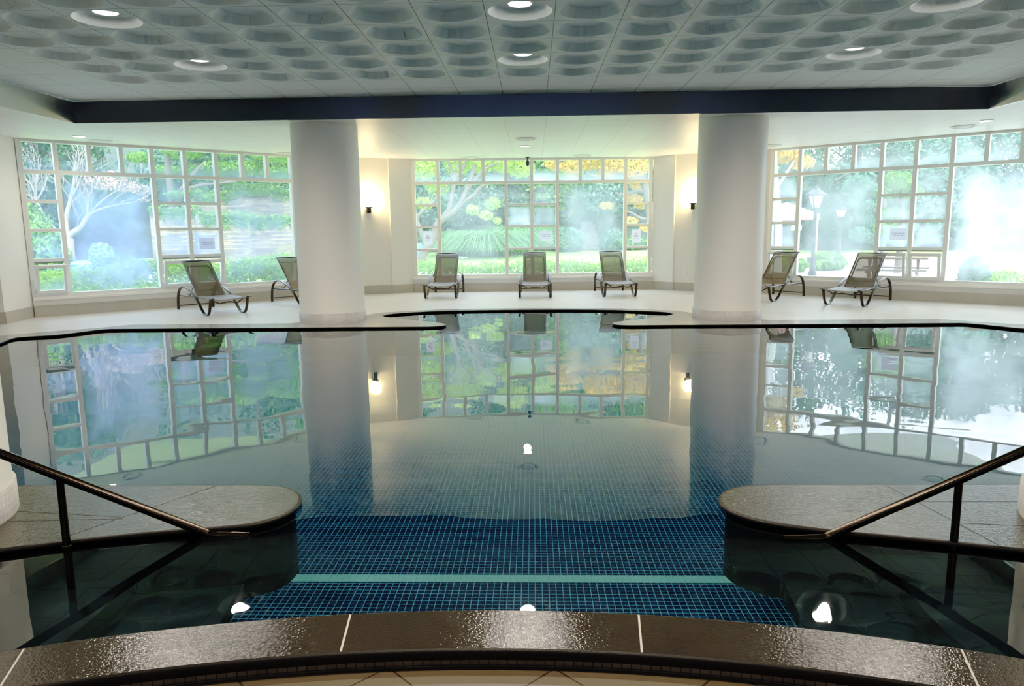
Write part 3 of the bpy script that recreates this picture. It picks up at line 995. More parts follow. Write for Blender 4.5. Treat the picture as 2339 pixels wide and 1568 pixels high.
def window(name, a, b, s0, mat, label, hoppers, fogs, tgt):
    t = (b - a).normalized()
    ang = math.atan2(t.y, t.x)
    root = empty(name, (a.x, a.y, 0), ang)
    tag(root, label, 'window', None, 'structure')
    # local frame: x along the wall, -y into the room
    D0, D1 = -.035, .085
    S = [s + s0 for s in SX]
    S[0] = max(S[0], 0.035); Lw = (b - a).length
    S[-1] = min(S[-1], Lw - .035)
    mb = MB()
    full = [0, 1, 4, 5, 6, 9, 10]
    z0, z1 = SILL_H, ZL
    for i, s in enumerate(S):
        w = .036 if i not in (0, 10) else .04
        if i in full:
            mb.box((s - w, D0, z0), (s + w, D1, z1))
        else:
            mb.box((s - w, D0, ZR[4]), (s + w, D1, z1))
    mb.box((S[0], D0 - .002, z1 - .045), (S[-1], D1, z1))
    mb.box((S[0], D0 - .004, z0), (S[-1], D1, ZR[0]))
    mb.box((S[0], D0 - .003, ZR[4] - .033), (S[-1], D1, ZR[4] + .033))
    small = [(0, 1), (4, 5), (5, 6), (9, 10)]
    for (i, j) in small:
        for z in ZR[1:4]:
            mb.box((S[i], D0 + .012, z - .026), (S[j], D1, z + .026))
    f = mb.build('frame', MT['white_frame'], root)
    bevel(f, .006, 2)
    # ledge in front of the frame
    mb = MB(); mb.box((0, -.105, SILL_H - .035), (Lw, .0, SILL_H + .004)); mb.box((.0, -.06, SILL_H), (Lw, -.03, SILL_H + .03))
    bevel(mb.build('sill', MT['sill'], root), .006, 2)
    # panes
    panes = []
    for i in range(10):
        panes.append((S[i], S[i + 1], ZR[4] + .03, ZR[5] - .02, 'top', i))
    for (i, j) in ((1, 4), (6, 9)):
        panes.append((S[i], S[j], ZR[0], ZR[4] - .03, 'big', i))
    for (i, j) in small:
        for r_ in range(4):
            if r_ == 0 and i in hoppers: continue
            panes.append((S[i], S[j], ZR[r_], ZR[r_ + 1], 'small', i * 10 + r_))
    mb = MB(); fog = []
    for (x0, x1, y0, y1, kind, key) in panes:
        mb.add([(x0, .045, y0), (x1, .045, y0), (x1, .045, y1), (x0, .045, y1)], [(0, 1, 2, 3)])
        if kind == 'top': fog.append((fogs['top'].get(key, fogs['top']['all']), 1.0 if fogs['sink'] else .6))
        elif kind == 'big': fog.append((fogs['big'][0 if key == 1 else 1], .0))
        else: fog.append((fogs['small'].get(key, fogs['small']['all']), .25))
    g = mb.build('pane', mat, root, fix=False)
    me = g.data
    uv = me.uv_layers.new(name='UVMap')
    cu = [(0, 0), (1, 0), (1, 1), (0, 1)]
    for p in me.polygons:
        for k, li in enumerate(p.loop_indices): uv.data[li].uv = cu[k]
    at_ = me.attributes.new('fog', 'FLOAT_COLOR', 'CORNER')
    for p in me.polygons:
        for li in p.loop_indices: at_.data[li].color = (fog[p.index][0], fog[p.index][1], 0, 1)
    tag(g, 'clear glass hazed with condensation')
    # hopper sashes tipped into the room
    for (i, j) in small:
        if i not in hoppers: continue
        x0, x1 = S[i] + .03, S[j] - .03
        zb, zt = ZR[0] + .01, ZR[1] - .06
        sw = empty_child('sash', root, ((x0 + x1) / 2, -.03, zb), hoppers[i])
        hw = (x1 - x0) / 2; hh = zt - zb
        mb = MB()
        mb.box((-hw, -.045, 0), (-hw + .05, 0, hh)); mb.box((hw - .05, -.045, 0), (hw, 0, hh))
        mb.box((-hw - .01, -.047, hh - .055), (hw + .01, .002, hh)); mb.box((-hw, -.047, 0), (hw, .002, .055))
        sash = mb.build('sash', MT['white_frame'], root); bevel(sash, .004, 1)
        sash.location = ((x0 + x1) / 2, -.03, zb); sash.rotation_euler = (hoppers[i], 0, 0)
        mb = MB(); mb.add([(-hw + .04, -.02, .05), (hw - .04, -.02, .05), (hw - .04, -.02, hh - .05), (-hw + .04, -.02, hh - .05)], [(0, 1, 2, 3)])
        g2 = mb.build('sash_glass', mat, sash, fix=False)
        uv = g2.data.uv_layers.new(name='UVMap')
        for p in g2.data.polygons:
            for k, li in enumerate(p.loop_indices): uv.data[li].uv = cu[k]
        a2 = g2.data.attributes.new('fog', 'FLOAT_COLOR', 'CORNER')
        for d_ in a2.data: d_.color = (fogs['sash'], .9, 0, 1)
        mb = MB(); mb.box((-.035, -.062, hh - .035), (.035, -.046, hh - .02)); mb.box((-.006, -.075, hh - .05), (.006, -.058, hh - .012))
        mb.tube([(0, -.066, hh - .03), (.004, -.068, hh - .12)], .003, 6)
        mb.build('handle', MT['handle'], sash)
        # dark strip painting the shade in the gap above the sash, side stays
        mb = MB()
        mb.box((x0 - .01, .0, ZR[1] - .055), (x1 + .01, .07, ZR[1] - .026)); 
        mb.build('gap_shade', MT['vent_dark'], root)
        mb = MB()
        tp = sash.matrix_basis @ Vector((hw, -.01, hh - .06)); tq = sash.matrix_basis @ Vector((-hw, -.01, hh - .06))
        for q, xx in ((tp, x1), (tq, x0)):
            mb.bar([(xx, .01, ZR[0] + .18), (q.x, q.y, q.z)], .004, .016, Vector((1, 0, 0)))
        mb.build('stay', MT['handle'], root)
    return root, ang


def empty_child(*a):
    return None


HOP = math.radians(13)
w1, ang1 = window('window_1', WL0, WL1, -.02, MT['pane_left'], 'left white gridded window onto the hedge and stone walls', {0: HOP, 4: HOP, 5: HOP, 9: HOP},
                  {'top': {'all': .45, 0: .2, 1: .3}, 'sink': True, 'big': (.78, .42), 'small': {'all': .45, 3: .2, 2: .2, 1: .5, 41: .75, 42: .75, 43: .6, 51: .85, 53: .4}, 'sash': .3}, None)
w2, ang2 = window('window_2', WC0, WC1, .035, MT['pane_mid'], 'middle white gridded window onto lawn and autumn trees', {},
                  {'top': {'all': .3, 3: .6, 5: .8, 6: .5, 7: .5, 8: .5}, 'sink': True, 'big': (.28, .36), 'small': {'all': .12, 42: .8, 52: .5, 53: .25, 43: .12, 41: .2, 51: .2}, 'sash': .3}, None)
w3, ang3 = window('window_3', WR0, WR1, .03, MT['pane_right'], 'right white gridded window onto gazebo and lamp post', {0: HOP, 4: HOP, 5: HOP, 9: HOP},
                  {'top': {'all': .7, 0: .3, 1: .5, 2: .8, 3: .95, 6: .8, 7: .8, 8: .8}, 'sink': False, 'big': (.52, .97), 'small': {'all': .7, 43: .35, 53: .45, 42: .75, 52: .7, 41: .85, 51: .8}, 'sash': .25}, None)

# ------------------------------------------------------------------ notices on the panes
def wall_T(a, ang): return Matrix.Translation(Vector((a.x, a.y, 0))) @ Matrix.Rotation(ang, 4, 'Z')


def text_mesh(txt, size):
    cu = bpy.data.curves.new('txt', 'FONT'); cu.body = txt; cu.size = size; cu.align_x = 'CENTER'; cu.align_y = 'CENTER'
    ob = bpy.data.objects.new('txt', cu); col.objects.link(ob)
    dg = bpy.context.evaluated_depsgraph_get()
    me = bpy.data.meshes.new_from_object(ob.evaluated_get(dg))
    bpy.data.objects.remove(ob); bpy.data.curves.remove(cu)
    return me


def notice(name, a, ang, s, z, w, h, kind, label):
    T = wall_T(a, ang)
    root = empty(name, T @ Vector((s, .034, z)), ang)
    tag(root, label, 'notice', 'paper notices on the window panes')
    mb = MB(); mb.box((-w / 2, 0, -h / 2), (w / 2, .003, h / 2))
    mb.build('sheet', MT['paper'], root)
    y = -.0012
    if kind == 'warn':
        mb = MB()
        R1, R2 = .062, .047
        tri = lambda R: [(R * math.sin(q), y, .012 + R * math.cos(q)) for q in (0, 2 * PI / 3, 4 * PI / 3)]
        A, B = tri(R1), tri(R2)
        mb.add(A + B, [(0, 1, 4, 3), (1, 2, 5, 4), (2, 0, 3, 5)])
        mb.build('warning_triangle', MT['red_ink'], root, fix=False)
        mb = MB()
        mb.lathe([(0, 0), (.007, 0)], (0, 0, 0), 10)
        mb.v = [(p[0] - .008, y, p[1] + .026) for p in mb.v]
        mb.add([(-.008, y, .022), (.012, y, .006), (.008, y, .0), (-.012, y, .014)], [(0, 1, 2, 3)])
        mb.add([(.010, y, .006), (.022, y, -.004), (.018, y, -.008), (.006, y, .0)], [(0, 1, 2, 3)])
        mb.build('slip_pictogram', MT['ink'], root, fix=False)
        me = text_mesh('미끄럼주의', .026)
        o = link('caption', me, MT['ink'], root)
        o.rotation_euler = (PI / 2, 0, 0); o.location = (0, y, -.052)
    else:
        rr = random.Random(5)
        for z0, groups in ((.022, (4, 5, 5, 3)), (-.014, (5, 5, 4))):
            mb = MB()
            cw = .0108; tot = sum(groups) * cw + (len(groups) - 1) * cw * 1.1
            x = -tot / 2
            for g in groups:
                for _ in range(g):
                    for _k in range(4):
                        if rr.random() < .5:
                            zz = z0 + rr.uniform(-.006, .006); mb.add([(x, y, zz - .0012), (x + cw * .8, y, zz - .0012), (x + cw * .8, y, zz + .0012), (x, y, zz + .0012)], [(0, 1, 2, 3)])
                        else:
                            xx = x + rr.uniform(0, cw * .7); mb.add([(xx, y, z0 - .008), (xx + .002, y, z0 - .008), (xx + .002, y, z0 + .008), (xx, y, z0 + .008)], [(0, 1, 2, 3)])
                    x += cw
                x += cw * 1.1
            mb.build('lettering', MT['ink'], root, fix=False)
    return root


notice('paper_notice', WC0, ang2, .335, 1.175, .205, .295, 'warn', 'white paper with red warning triangle in the far left column of the middle window')
notice('paper_notice', WC0, ang2, 5.005, 1.165, .205, .295, 'warn', 'white paper with red warning triangle in the far right column of the middle window')
notice('paper_notice', WC0, ang2, 2.98, 1.19, .285, .215, 'text', 'white paper with two lines of text above the middle lounger')
notice('paper_notice', WL0, ang1, 2.92, 1.135, .285, .215, 'text', 'white paper with two lines of text in the left window')
notice('paper_notice', WR0, ang3, 2.44, 1.17, .285, .215, 'text', 'white paper with two lines of text in the right window')


# ------------------------------------------------------------------ ceiling fixtures
def downlight(x, y, z, r, label, group, lens, power=125.0):
    root = empty('ceiling_downlight', (x, y, z))
    tag(root, label, 'ceiling light', group)
    mb = MB(); mb.lathe([(r * 1.22, .002), (r * 1.22, -.006), (r * 1.02, -.012), (r, -.004), (r, .0)], n=40)
    mb.build('rim', MT['lamp_rim'], root)
    mb = MB(); mb.add([(r * math.cos(2 * PI * k / 40), r * math.sin(2 * PI * k / 40), -.004) for k in range(40)], [tuple(range(39, -1, -1))])
    mb.build('lens', lens, root, fix=False)
    ld = bpy.data.lights.new('downlight_lamp', 'SPOT')
    ld.energy = power; ld.color = (1.0, .86, .68); ld.spot_size = math.radians(160); ld.spot_blend = 1.0; ld.shadow_soft_size = r * .9
    lo = bpy.data.objects.new('downlight_lamp', ld); col.objects.link(lo); lo.parent = root; lo.location = (0, -.07, -.03)
    return root


cl = lambda k: X0 + TS * (k + .5)
for (r_, k, lb) in ((3, -7, 'lit round downlight in the upper ceiling, far row, left'), (3, -1, 'lit round downlight in the upper ceiling, far row, middle'),
                    (3, 5, 'lit round downlight in the upper ceiling, far row, right'), (0, -7, 'lit round downlight in the upper ceiling, nearer row, left'),
                    (0, -1, 'lit round downlight in the upper ceiling, nearer row, middle'), (0, 5, 'lit round downlight in the upper ceiling, nearer row, right')):
    downlight(cl(k), Y0 + TS * (r_ + .5) - .02, ZU + .066, .098, lb, 'downlights in the round coffers', MT['lens'])
for r_ in (-3, -6, -9):
    for k in (-7, -1, 5):
        downlight(cl(k), Y0 + TS * (r_ + .5) - .02, ZU + .066, .098, 'lit round downlight in the upper ceiling above the viewpoint', 'downlights in the round coffers', MT['lens'])
for (x, y, lb) in ((-7.22, 11.72, 'small lit downlight in the lower ceiling above the left window'), (-.142, 13.98, 'small lit downlight in the lower ceiling above the middle window'),
                   (6.84, 11.52, 'small lit downlight in the lower ceiling above the right window')):
    downlight(x, y, ZL - .001, .085, lb, 'downlights in the lower ceiling', MT['lens_low'], 30.0)


def vent(x, y, label):
    root = empty('ceiling_vent', (x, y, ZL))
    tag(root, label, 'ceiling vent', 'round vents in the lower ceiling')
    mb = MB(); mb.lathe([(.20, 0), (.195, -.012), (.155, -.02), (.15, -.008)], n=36)
    mb.build('ring', MT['vent'], root)
    mb = MB(); mb.lathe([(.15, -.006), (.11, -.010), (.108, -.006)], n=36); mb.build('slot', MT['vent_dark'], root)
    mb = MB(); mb.lathe([(.118, -.010), (.10, -.022), (.0, -.024)], n=36); mb.build('disc', MT['vent'], root)
    return root


for (x, y, lb) in ((-7.25, 12.33, 'round ceiling vent nearest the left end of the left window'), (-1.325, 15.98, 'round ceiling vent above the middle window, left one'),
                   (1.074, 15.94, 'round ceiling vent above the middle window, right one'), (6.86, 12.13, 'round ceiling vent above the right window'),
                   (-4.9, 14.67, 'round ceiling vent half hidden by the left column'), (4.58, 14.43, 'round ceiling vent beside the right column'),
                   (-.114, 12.88, 'round ceiling vent in front of the middle downlight')):
    vent(x, y, lb)


# small dark camera hanging above the middle window
p = at(1205, 362, 16.15)
root = empty('ceiling_camera', (p.x, p.y, ZL))
tag(root, 'small black camera hanging above the middle window', 'camera')
mb = MB(); mb.lathe([(.045, 0), (.045, -.02), (.018, -.025), (.018, -.07)], n=20); mb.build('mount', MT['black'], root)
mb = MB(); mb.lathe([(.0, -.19), (.03, -.18), (.045, -.145), (.042, -.10), (.025, -.07), (0, -.065)], n=20); mb.build('body', MT['black'], root)


# ------------------------------------------------------------------ sconces
def sconce(p, ang, label):
    root = empty('wall_sconce', p, ang)
    tag(root, label, 'wall lamp', 'sconces on the wall corners')
    mb = MB(); mb.box((-.045, -.10, -.14), (.045, .05, -.02)); mb.box((-.07, -.13, -.03), (.07, .05, -.005))
    bevel(mb.build('bracket', MT['bronze'], root), .006, 2)
    mb = MB(); mb.lathe([(.03, 0), (.075, .02), (.10, .10), (.105, .20), (.10, .26), (.085, .26)], (0, -.05, 0), 28)
    mb.build('shade', MT['shade'], root)
    return root


angEL = math.atan2(DL.y - EL.y, DL.x - EL.x); angER = math.atan2(ER.y - DR.y, ER.x - DR.x)
sconce((EL.x + .02, EL.y - .06, 1.86), angEL, 'lit wall sconce with yellow glow right of the left column')
sconce((ER.x + .03, ER.y - .09, 1.86), angER, 'lit wall sconce half hidden by the right column')

# outlet
q = DR + (ER - DR) * .72
T = Matrix.Translation(Vector((q.x, q.y, .38))) @ Matrix.Rotation(angER, 4, 'Z')
mb = MB(); mb.box((-.04, -.012, -.06), (.04, .0, .06))
o = mb.build('wall_outlet', MT['outlet']); o.matrix_world = T
bevel(o, .004, 2)
tag(o, 'small cream outlet cover on the wall left of the right column', 'outlet')


# ------------------------------------------------------------------ loungers
def make_lounger():
    root = empty('sun_lounger')
    prof = [(0, .0), (.005, .10), (.03, .22), (.09, .325), (.20, .40), (.36, .432), (.52, .415), (.68, .375), (.84, .32), (.97, .245), (1.09, .155), (1.20, .07), (1.30, .017), (1.39, .008), (1.47, .02), (1.53, .075), (1.575, .16), (1.605, .245), (1.63, .285), (1.66, .30)]
    P3 = smooth_path([(a, 0, b) for a, b in prof], 4)
    for sd in (-1, 1):
        mb = MB()
        mb.bar([(p[0], sd * .310, p[2]) for p in P3], .048, .020)
        mb.box((1.64, sd * .310 - .026, .292), (1.74, sd * .310 + .026, .308))
        o = mb.build('side_frame', MT['lounger_metal'], root); bevel(o, .005, 2)
        mb = MB(); mb.tube([(.05, sd * .262, .255), (.5, sd * .262, .265), (.80, sd * .262, .275), (1.2, sd * .262, .27), (1.58, sd * .262, .265)], .014, 10)
        mb.tube([(1.54, sd * .262, .265), (1.56, sd * .310, .265)], .012, 8); mb.tube([(.05, sd * .262, .255), (.05, sd * .310, .255)], .012, 8)
        mb.tube([(.97, sd * .262, .268), (.95, sd * .310, .262)], .012, 8)
        mb.build('seat_rail', MT['lounger_metal'], root)
    mb = MB(); mb.tube([(.012, -.305, .075), (.012, .305, .075)], .011, 10); mb.build('crossbar', MT['lounger_metal'], root)
    mb = MB(); mb.tube([(1.56, -.262, .262), (1.57, -.15, .20), (1.575, 0, .225), (1.57, .15, .20), (1.56, .262, .262)], .012, 10); mb.build('front_bar', MT['lounger_metal'], root)
    # seat sling sags a little between the rails and rolls over the front
    def sheet(profile, hw, sag, name, mat, th=.006):
        mb = MB(); n = 9; vs = []; fs = []
        for (x, z, nx, nz) in profile:
            for k in range(n):
                u = -1 + 2 * k / (n - 1)
                s_ = sag * (1 - u * u)
                vs.append((x - nx * s_, u * hw, z - nz * s_))
        for i in range(len(profile) - 1):
            for k in range(n - 1):
                fs.append((i * n + k, i * n + k + 1, (i + 1) * n + k + 1, (i + 1) * n + k))
        mb.add(vs, fs, 0, True)
        return mb.build(name, mat, root, fix=False)
    seat = [(.80, .285, 0, 1), (1.0, .292, 0, 1), (1.2, .296, 0, 1), (1.4, .292, 0, 1), (1.52, .288, 0, 1), (1.58, .278, .4, .9), (1.60, .255, 1, 0)]
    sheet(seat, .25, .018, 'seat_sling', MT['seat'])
    # back
    bx0, bz0, bx1, bz1 = .80, .285, .23, .82
    d = Vector((bx1 - bx0, 0, bz1 - bz0)).normalized(); nb = Vector((d.z, 0, -d.x))
    prof = []
    for t in np.linspace(0, 1, 9):
        prof.append((bx0 + (bx1 - bx0) * t, bz0 + (bz1 - bz0) * t, nb.x, nb.z))
    prof += [(bx1 - .045, bz1 + .035, nb.x, nb.z), (bx1 - .085, bz1 + .048, .2, 1), (bx1 - .12, bz1 + .045, 0, 1)]
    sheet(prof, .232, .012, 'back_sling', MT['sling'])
    mb = MB()
    for sd in (-1, 1):
        mb.tube([(p[0], sd * .234, p[1]) for p in prof], .013, 8)
    mb.tube([(prof[-1][0], -.234, prof[-1][1]), (prof[-1][0], .234, prof[-1][1])], .013, 8)
    mb.build('back_frame', MT['lounger_metal'], root)
    # inner hoop that shows through the cloth
    def B(t, y, o=.02): return (bx0 + (bx1 - bx0) * t - nb.x * o, y, bz0 + (bz1 - bz0) * t - nb.z * o)
    hoop = [B(.18, -.20), B(.5, -.20), B(.84, -.20), B(.91, -.19), B(.945, -.16), B(.95, 0), B(.945, .16), B(.91, .19), B(.84, .20), B(.5, .20), B(.18, .20)]
    mb = MB(); mb.tube(hoop, .011, 8); mb.tube([B(.2, -.20), B(.2, .20)], .010, 8); mb.build('back_hoop', MT['lounger_metal'], root)
    for sd in (-1, 1):
        mb = MB(); mb.bar([B(.34, sd * .215, .02), (.36, sd * .215, .26)], .006, .025)
        for q in (.30, .36, .42): mb.bar([(q, sd * .215, .262), (q - .02, sd * .215, .30)], .006, .012)
        mb.build('prop', MT['lounger_metal'], root)
    return root


def place(o, rear, front, label):
    rear, front = Vector(rear), Vector(front)
    d = (front - rear)
    o.location = (rear.x, rear.y, ZD)
    o.rotation_euler = (0, 0, math.atan2(d.y, d.x))
    tag(o, label, 'sun lounger', 'sun loungers along the windows')


proto = make_lounger()
spots = [((-6.20, 13.10), (-5.36, 12.23), 'dark mesh sun lounger angled in front of the left window'),
         ((-4.98, 14.48), (-4.14, 13.58), 'dark mesh sun lounger half hidden behind the left column'),
         ((-1.86, 16.06), (-1.87, 14.8), 'dark mesh sun lounger facing the pool, left one under the middle window'),
         ((.03, 16.04), (.035, 14.8), 'dark mesh sun lounger facing the pool, centred under the middle window'),
         ((1.67, 16.12), (1.735, 14.8), 'lighter brown mesh sun lounger under the middle window, right one'),
         ((5.12, 14.70), (4.12, 13.58), 'brown mesh sun lounger cut off by the right column'),
         ((6.34, 13.72), (5.36, 12.62), 'brown mesh sun lounger in front of the right window, open view all round')]
for i, (a, b, lb) in enumerate(spots):
    o = proto if i == 0 else copy_tree(proto)
    place(o, a, b, lb)


# ------------------------------------------------------------------ garden
def gz(x, y):
    """height of the garden ground: rises gently, then climbs to a wooded slope except on the right"""
    r = math.hypot(x + .1, y - 4.0)
    z = -.12 + .042 * max(0, r - 13.2)
    hill = max(0, min(1, (21 - x) / 9.0))
    z += hill * .42 * max(0, r - 25.5) * min(1, max(0, r - 25.5) / 5)
    return z


def grid_ground():
    th = np.linspace(math.radians(-62), math.radians(62), 90)
    rr = np.concatenate([np.linspace(12.2, 30, 42), np.linspace(31, 70, 26)])
    vs, fs, mi = [], [], []
    for r in rr:
        for t in th:
            x = -.1 + r * math.sin(t); y = 4 + r * math.cos(t)
            vs.append((x, y, gz(x, y)))
    n = len(th)
    mb = MB()
    for i in range(len(rr) - 1):
        for k in range(n - 1):
            fs.append((i * n + k, i * n + k + 1, (i + 1) * n + k + 1, (i + 1) * n + k))
    mb.add(vs, fs, 0, True)
    for j, f in enumerate(mb.f):
        c = np.mean([vs[q] for q in f], axis=0)
        r = math.hypot(c[0] + .1, c[1] - 4)
        if c[0] > 5.4 and r < 23.5 and r > 14.2: mb.m[j] = 1
        if r > 26: mb.m[j] = 2
    o = mb.build('ground', [MT['lawn'], MT['paving'], MT['forest']], fix=True)
    for p in o.data.polygons: pass
    struct(o, 'sunlit lawn and pale paving outside the windows')


grid_ground()


def leaves(centers, normals, size, aspect=.5, droop=0.0, spread=1.0):
    """one small folded rhomb per centre"""
    n = len(centers)
    c = np.asarray(centers); nr = np.asarray(normals)
    nr = nr + rng.normal(0, .6 * spread, (n, 3)); nr /= np.linalg.norm(nr, axis=1)[:, None] + 1e-9
    a = rng.normal(0, 1, (n, 3)); a[:, 2] -= droop
    a = a - nr * (a * nr).sum(1)[:, None]; a /= np.linalg.norm(a, axis=1)[:, None] + 1e-9
    b = np.cross(nr, a)
    s = size * rng.uniform(.6, 1.3, (n, 1))
    v = np.empty((n, 4, 3))
    v[:, 0] = c - a * s; v[:, 2] = c + a * s
    v[:, 1] = c - b * s * aspect + nr * s * .15; v[:, 3] = c + b * s * aspect + nr * s * .15
    return v.reshape(-1, 3)


def quads_mesh(name, V, mat, parent=None):
    n = len(V) // 4
    me = bpy.data.meshes.new(name)
    me.vertices.add(n * 4); me.loops.add(n * 4); me.polygons.add(n)
    me.vertices.foreach_set('co', V.astype(np.float32).ravel())
    me.loops.foreach_set('vertex_index', np.arange(n * 4, dtype=np.int32))
    me.polygons.foreach_set('loop_start', np.arange(0, n * 4, 4, dtype=np.int32))
    me.polygons.foreach_set('loop_total', np.full(n, 4, dtype=np.int32))
    me.update(calc_edges=True)
    return link(name, me, mat, parent)


def cloud_pts(blobs, n):
    """points and outward normals near the surfaces of several ellipsoids; blobs: (centre, radii)"""
    w = np.array([b[1][0] * b[1][1] + b[1][0] * b[1][2] + b[1][1] * b[1][2] for b in blobs]); w = w / w.sum()
    P, Q = [], []
    for (c, r), q in zip(blobs, w):
        k = max(20, int(n * q))
        d = rng.normal(0, 1, (k, 3)); d /= np.linalg.norm(d, axis=1)[:, None]
        rad = rng.uniform(.72, 1.04, (k, 1)) * (1 + .10 * np.sin(d[:, :1] * 9 + c[0]) * np.cos(d[:, 2:] * 8 + c[1]))
        P.append(np.array(c) + d * np.array(r) * rad)
        Q.append(d / np.array(r)); Q[-1] /= np.linalg.norm(Q[-1], axis=1)[:, None]
    return np.vstack(P), np.vstack(Q)


def crown(name, blobs, n, size, mat, parent, aspect=.5, core=None, droop=0.0):
    P, Q = cloud_pts(blobs, n)
    return quads_mesh(name, leaves(P, Q, size, aspect, droop), mat, parent)


def limb(mb, pts, r0, r1, k=5, n=8):
    pp = smooth_path([tuple(p) for p in pts], k)
    rs = [r0 + (r1 - r0) * i / (len(pp) - 1) for i in range(len(pp))]
    mb.tube(pp, rs, n)
    return pp


def twigs(mb, p, d, L_, r, depth, rr, up=.25):
    """a forking twig"""
    if depth == 0 or L_ < .06: return
    q = p + d * L_
    mid = p + d * L_ * .5 + Vector((rr.uniform(-1, 1), rr.uniform(-1, 1), rr.uniform(-1, 1))) * L_ * .09
    mb.tube([p, mid, q], [r, r * .85, r * .7], 5, cap=False)
    for _ in range(rr.choice((2, 2, 3))):
        e = (d + Vector((rr.uniform(-1, 1), rr.uniform(-1, 1), rr.uniform(-.6, 1) + up)) * .55).normalized()
        twigs(mb, q, e, L_ * rr.uniform(.62, .85), r * .66, depth - 1, rr, up)


def tree(name, x, y, height, crown_r, mat, label, group=None, n=2600, size=.16, trunk_r=.14, blobs=None, bark='bark', crown_z=.6, seed=1):
    rr = random.Random(seed)
    z = gz(x, y)
    root = empty(name, (x, y, z)); tag(root, label, 'tree', group)
    mb = MB()
    top = limb(mb, [(0, 0, -.2), (rr.uniform(-.1, .1), 0, height * .3), (rr.uniform(-.2, .2), rr.uniform(-.2, .2), height * .85)], trunk_r, trunk_r * .35)
    for k in range(5):
        b = Vector(top[int(len(top) * (.45 + .09 * k))])
        a = rr.uniform(0, 2 * PI)
        e = b + Vector((math.cos(a) * crown_r * .7, math.sin(a) * crown_r * .7, height * .16))
        limb(mb, [b, (b + e) / 2 + Vector((0, 0, .15)), e], trunk_r * .4, trunk_r * .12)
    mb.build('trunk', MT[bark], root)
    if blobs is None:
        blobs = []
        for k in range(14):
            a = rr.uniform(0, 2 * PI); q = rr.uniform(.2, .75) * crown_r
            blobs.append(((math.cos(a) * q, math.sin(a) * q, height * (crown_z + rr.uniform(-.25, .32) if k < 9 else rr.uniform(.06, .3))), (crown_r * rr.uniform(.4, .62),) * 2 + (crown_r * rr.uniform(.32, .5),)))
    crown('crown', blobs, n, size, mat, root)
    return root


def shrub(name, x, y, r, n, size, mat, label, group=None, cat='bush', z=None, aspect=.5):
    z0 = gz(x, y) if z is None else z
    root = empty(name, (x, y, z0)); tag(root, label, cat, group)
    crown('foliage', [((0, 0, r[2] * .85), r)], n, size, mat, root, aspect)
    mb = MB(); limb(mb, [(0, 0, -.15), (.02, 0, r[2] * .5), (0, .03, r[2] * .9)], .04, .02)
    for a in (0.6, 2.5, 4.4): limb(mb, [(0, 0, .05), (math.cos(a) * r[0] * .3, math.sin(a) * r[1] * .3, r[2] * .6), (math.cos(a) * r[0] * .55, math.sin(a) * r[1] * .55, r[2] * 1.1)], .02, .008, 4, 6)
    mb.build('stem', MT['bark'], root)
    return root


def hedge(p0, p1, width, h, n, size, mat, label, wob=.06):
    p0, p1 = Vector(p0), Vector(p1)
    t = (p1 - p0); Ln = t.length; t = t / Ln; nn = Vector((-t.y, t.x))
    u = rng.uniform(0, Ln, n); q = rng.uniform(0, 1, n)
    P = np.empty((n, 3)); Q = np.empty((n, 3))
    for i in range(n):
        if q[i] < .5: a = rng.uniform(-.5, .5); z = 1.0; nv = (0, 0, 1)
        else:
            a = -.5 if q[i] < .9 else .5; z = rng.uniform(0, 1); nv = (nn.x * (1 if a > 0 else -1), nn.y * (1 if a > 0 else -1), .4)
        x = p0.x + t.x * u[i] + nn.x * a * width; y = p0.y + t.y * u[i] + nn.y * a * width
        hh = h * (1 + .10 * math.sin(u[i] * 2.1) + .05 * math.sin(u[i] * 5.7))
        P[i] = (x, y, gz(x, y) + z * hh + rng.normal(0, wob)); Q[i] = nv
    o = quads_mesh('hedge', leaves(P, Q, size, .55), mat)
    # twiggy core so the hedge is not hollow
    mb = MB()
    for k in range(int(Ln / .25)):
        u_ = (k + .5) * .25
        c = p0 + t * u_
        z = gz(c.x, c.y)
        mb.tube([(c.x, c.y, z - .1), (c.x + rng.normal(0, .08), c.y + rng.normal(0, .08), z + h * .85)], [.02, .006], 5)
    mb.build('stem', MT['bark'], o)
    return tag(o, label, 'hedge')


def blades(name, x, y, r, h, n, mat, parent_label, lean=.5, w=.02, cat='grass clump', seg=3):
    """arching blades that spring from one clump"""
    z = gz(x, y)
    root = empty(name, (x, y, z)); tag(root, parent_label, cat)
    vs, q = [], []
    V = []
    for i in range(n):
        a = rng.uniform(0, 2 * PI); b = rng.uniform(0, r * .7)
        p = np.array([math.cos(a) * b, math.sin(a) * b, 0.0])
        a2 = a + rng.normal(0, .5)
        d = np.array([math.cos(a2), math.sin(a2), 0])
        hh = h * rng.uniform(.55, 1.1); ln = lean * hh * rng.uniform(.4, 1.2)
        sd = np.array([-d[1], d[0], 0]) * w * rng.uniform(.6, 1.3)
        prev = None
        for s in range(seg + 1):
            t = s / seg
            c = p + d * ln * t * t + np.array([0, 0, hh * (t - .28 * t ** 3 * lean * 2)])
            ww = sd * (1 - t * .85)
            if prev is not None: V += [prev[0] - prev[1], prev[0] + prev[1], c + ww, c - ww]
            prev = (c, ww)
    quads_mesh('blades', np.array(V), mat, root)
    return root


def onground(px, py):
    """walk out along the sight line of a measured point until it meets the garden ground"""
    for k in range(400):
        Y = 15.5 + .1 * k
        p = at(px, py, Y)
        if p.z <= gz(p.x, p.y): return p
    return at(px, py, 40)


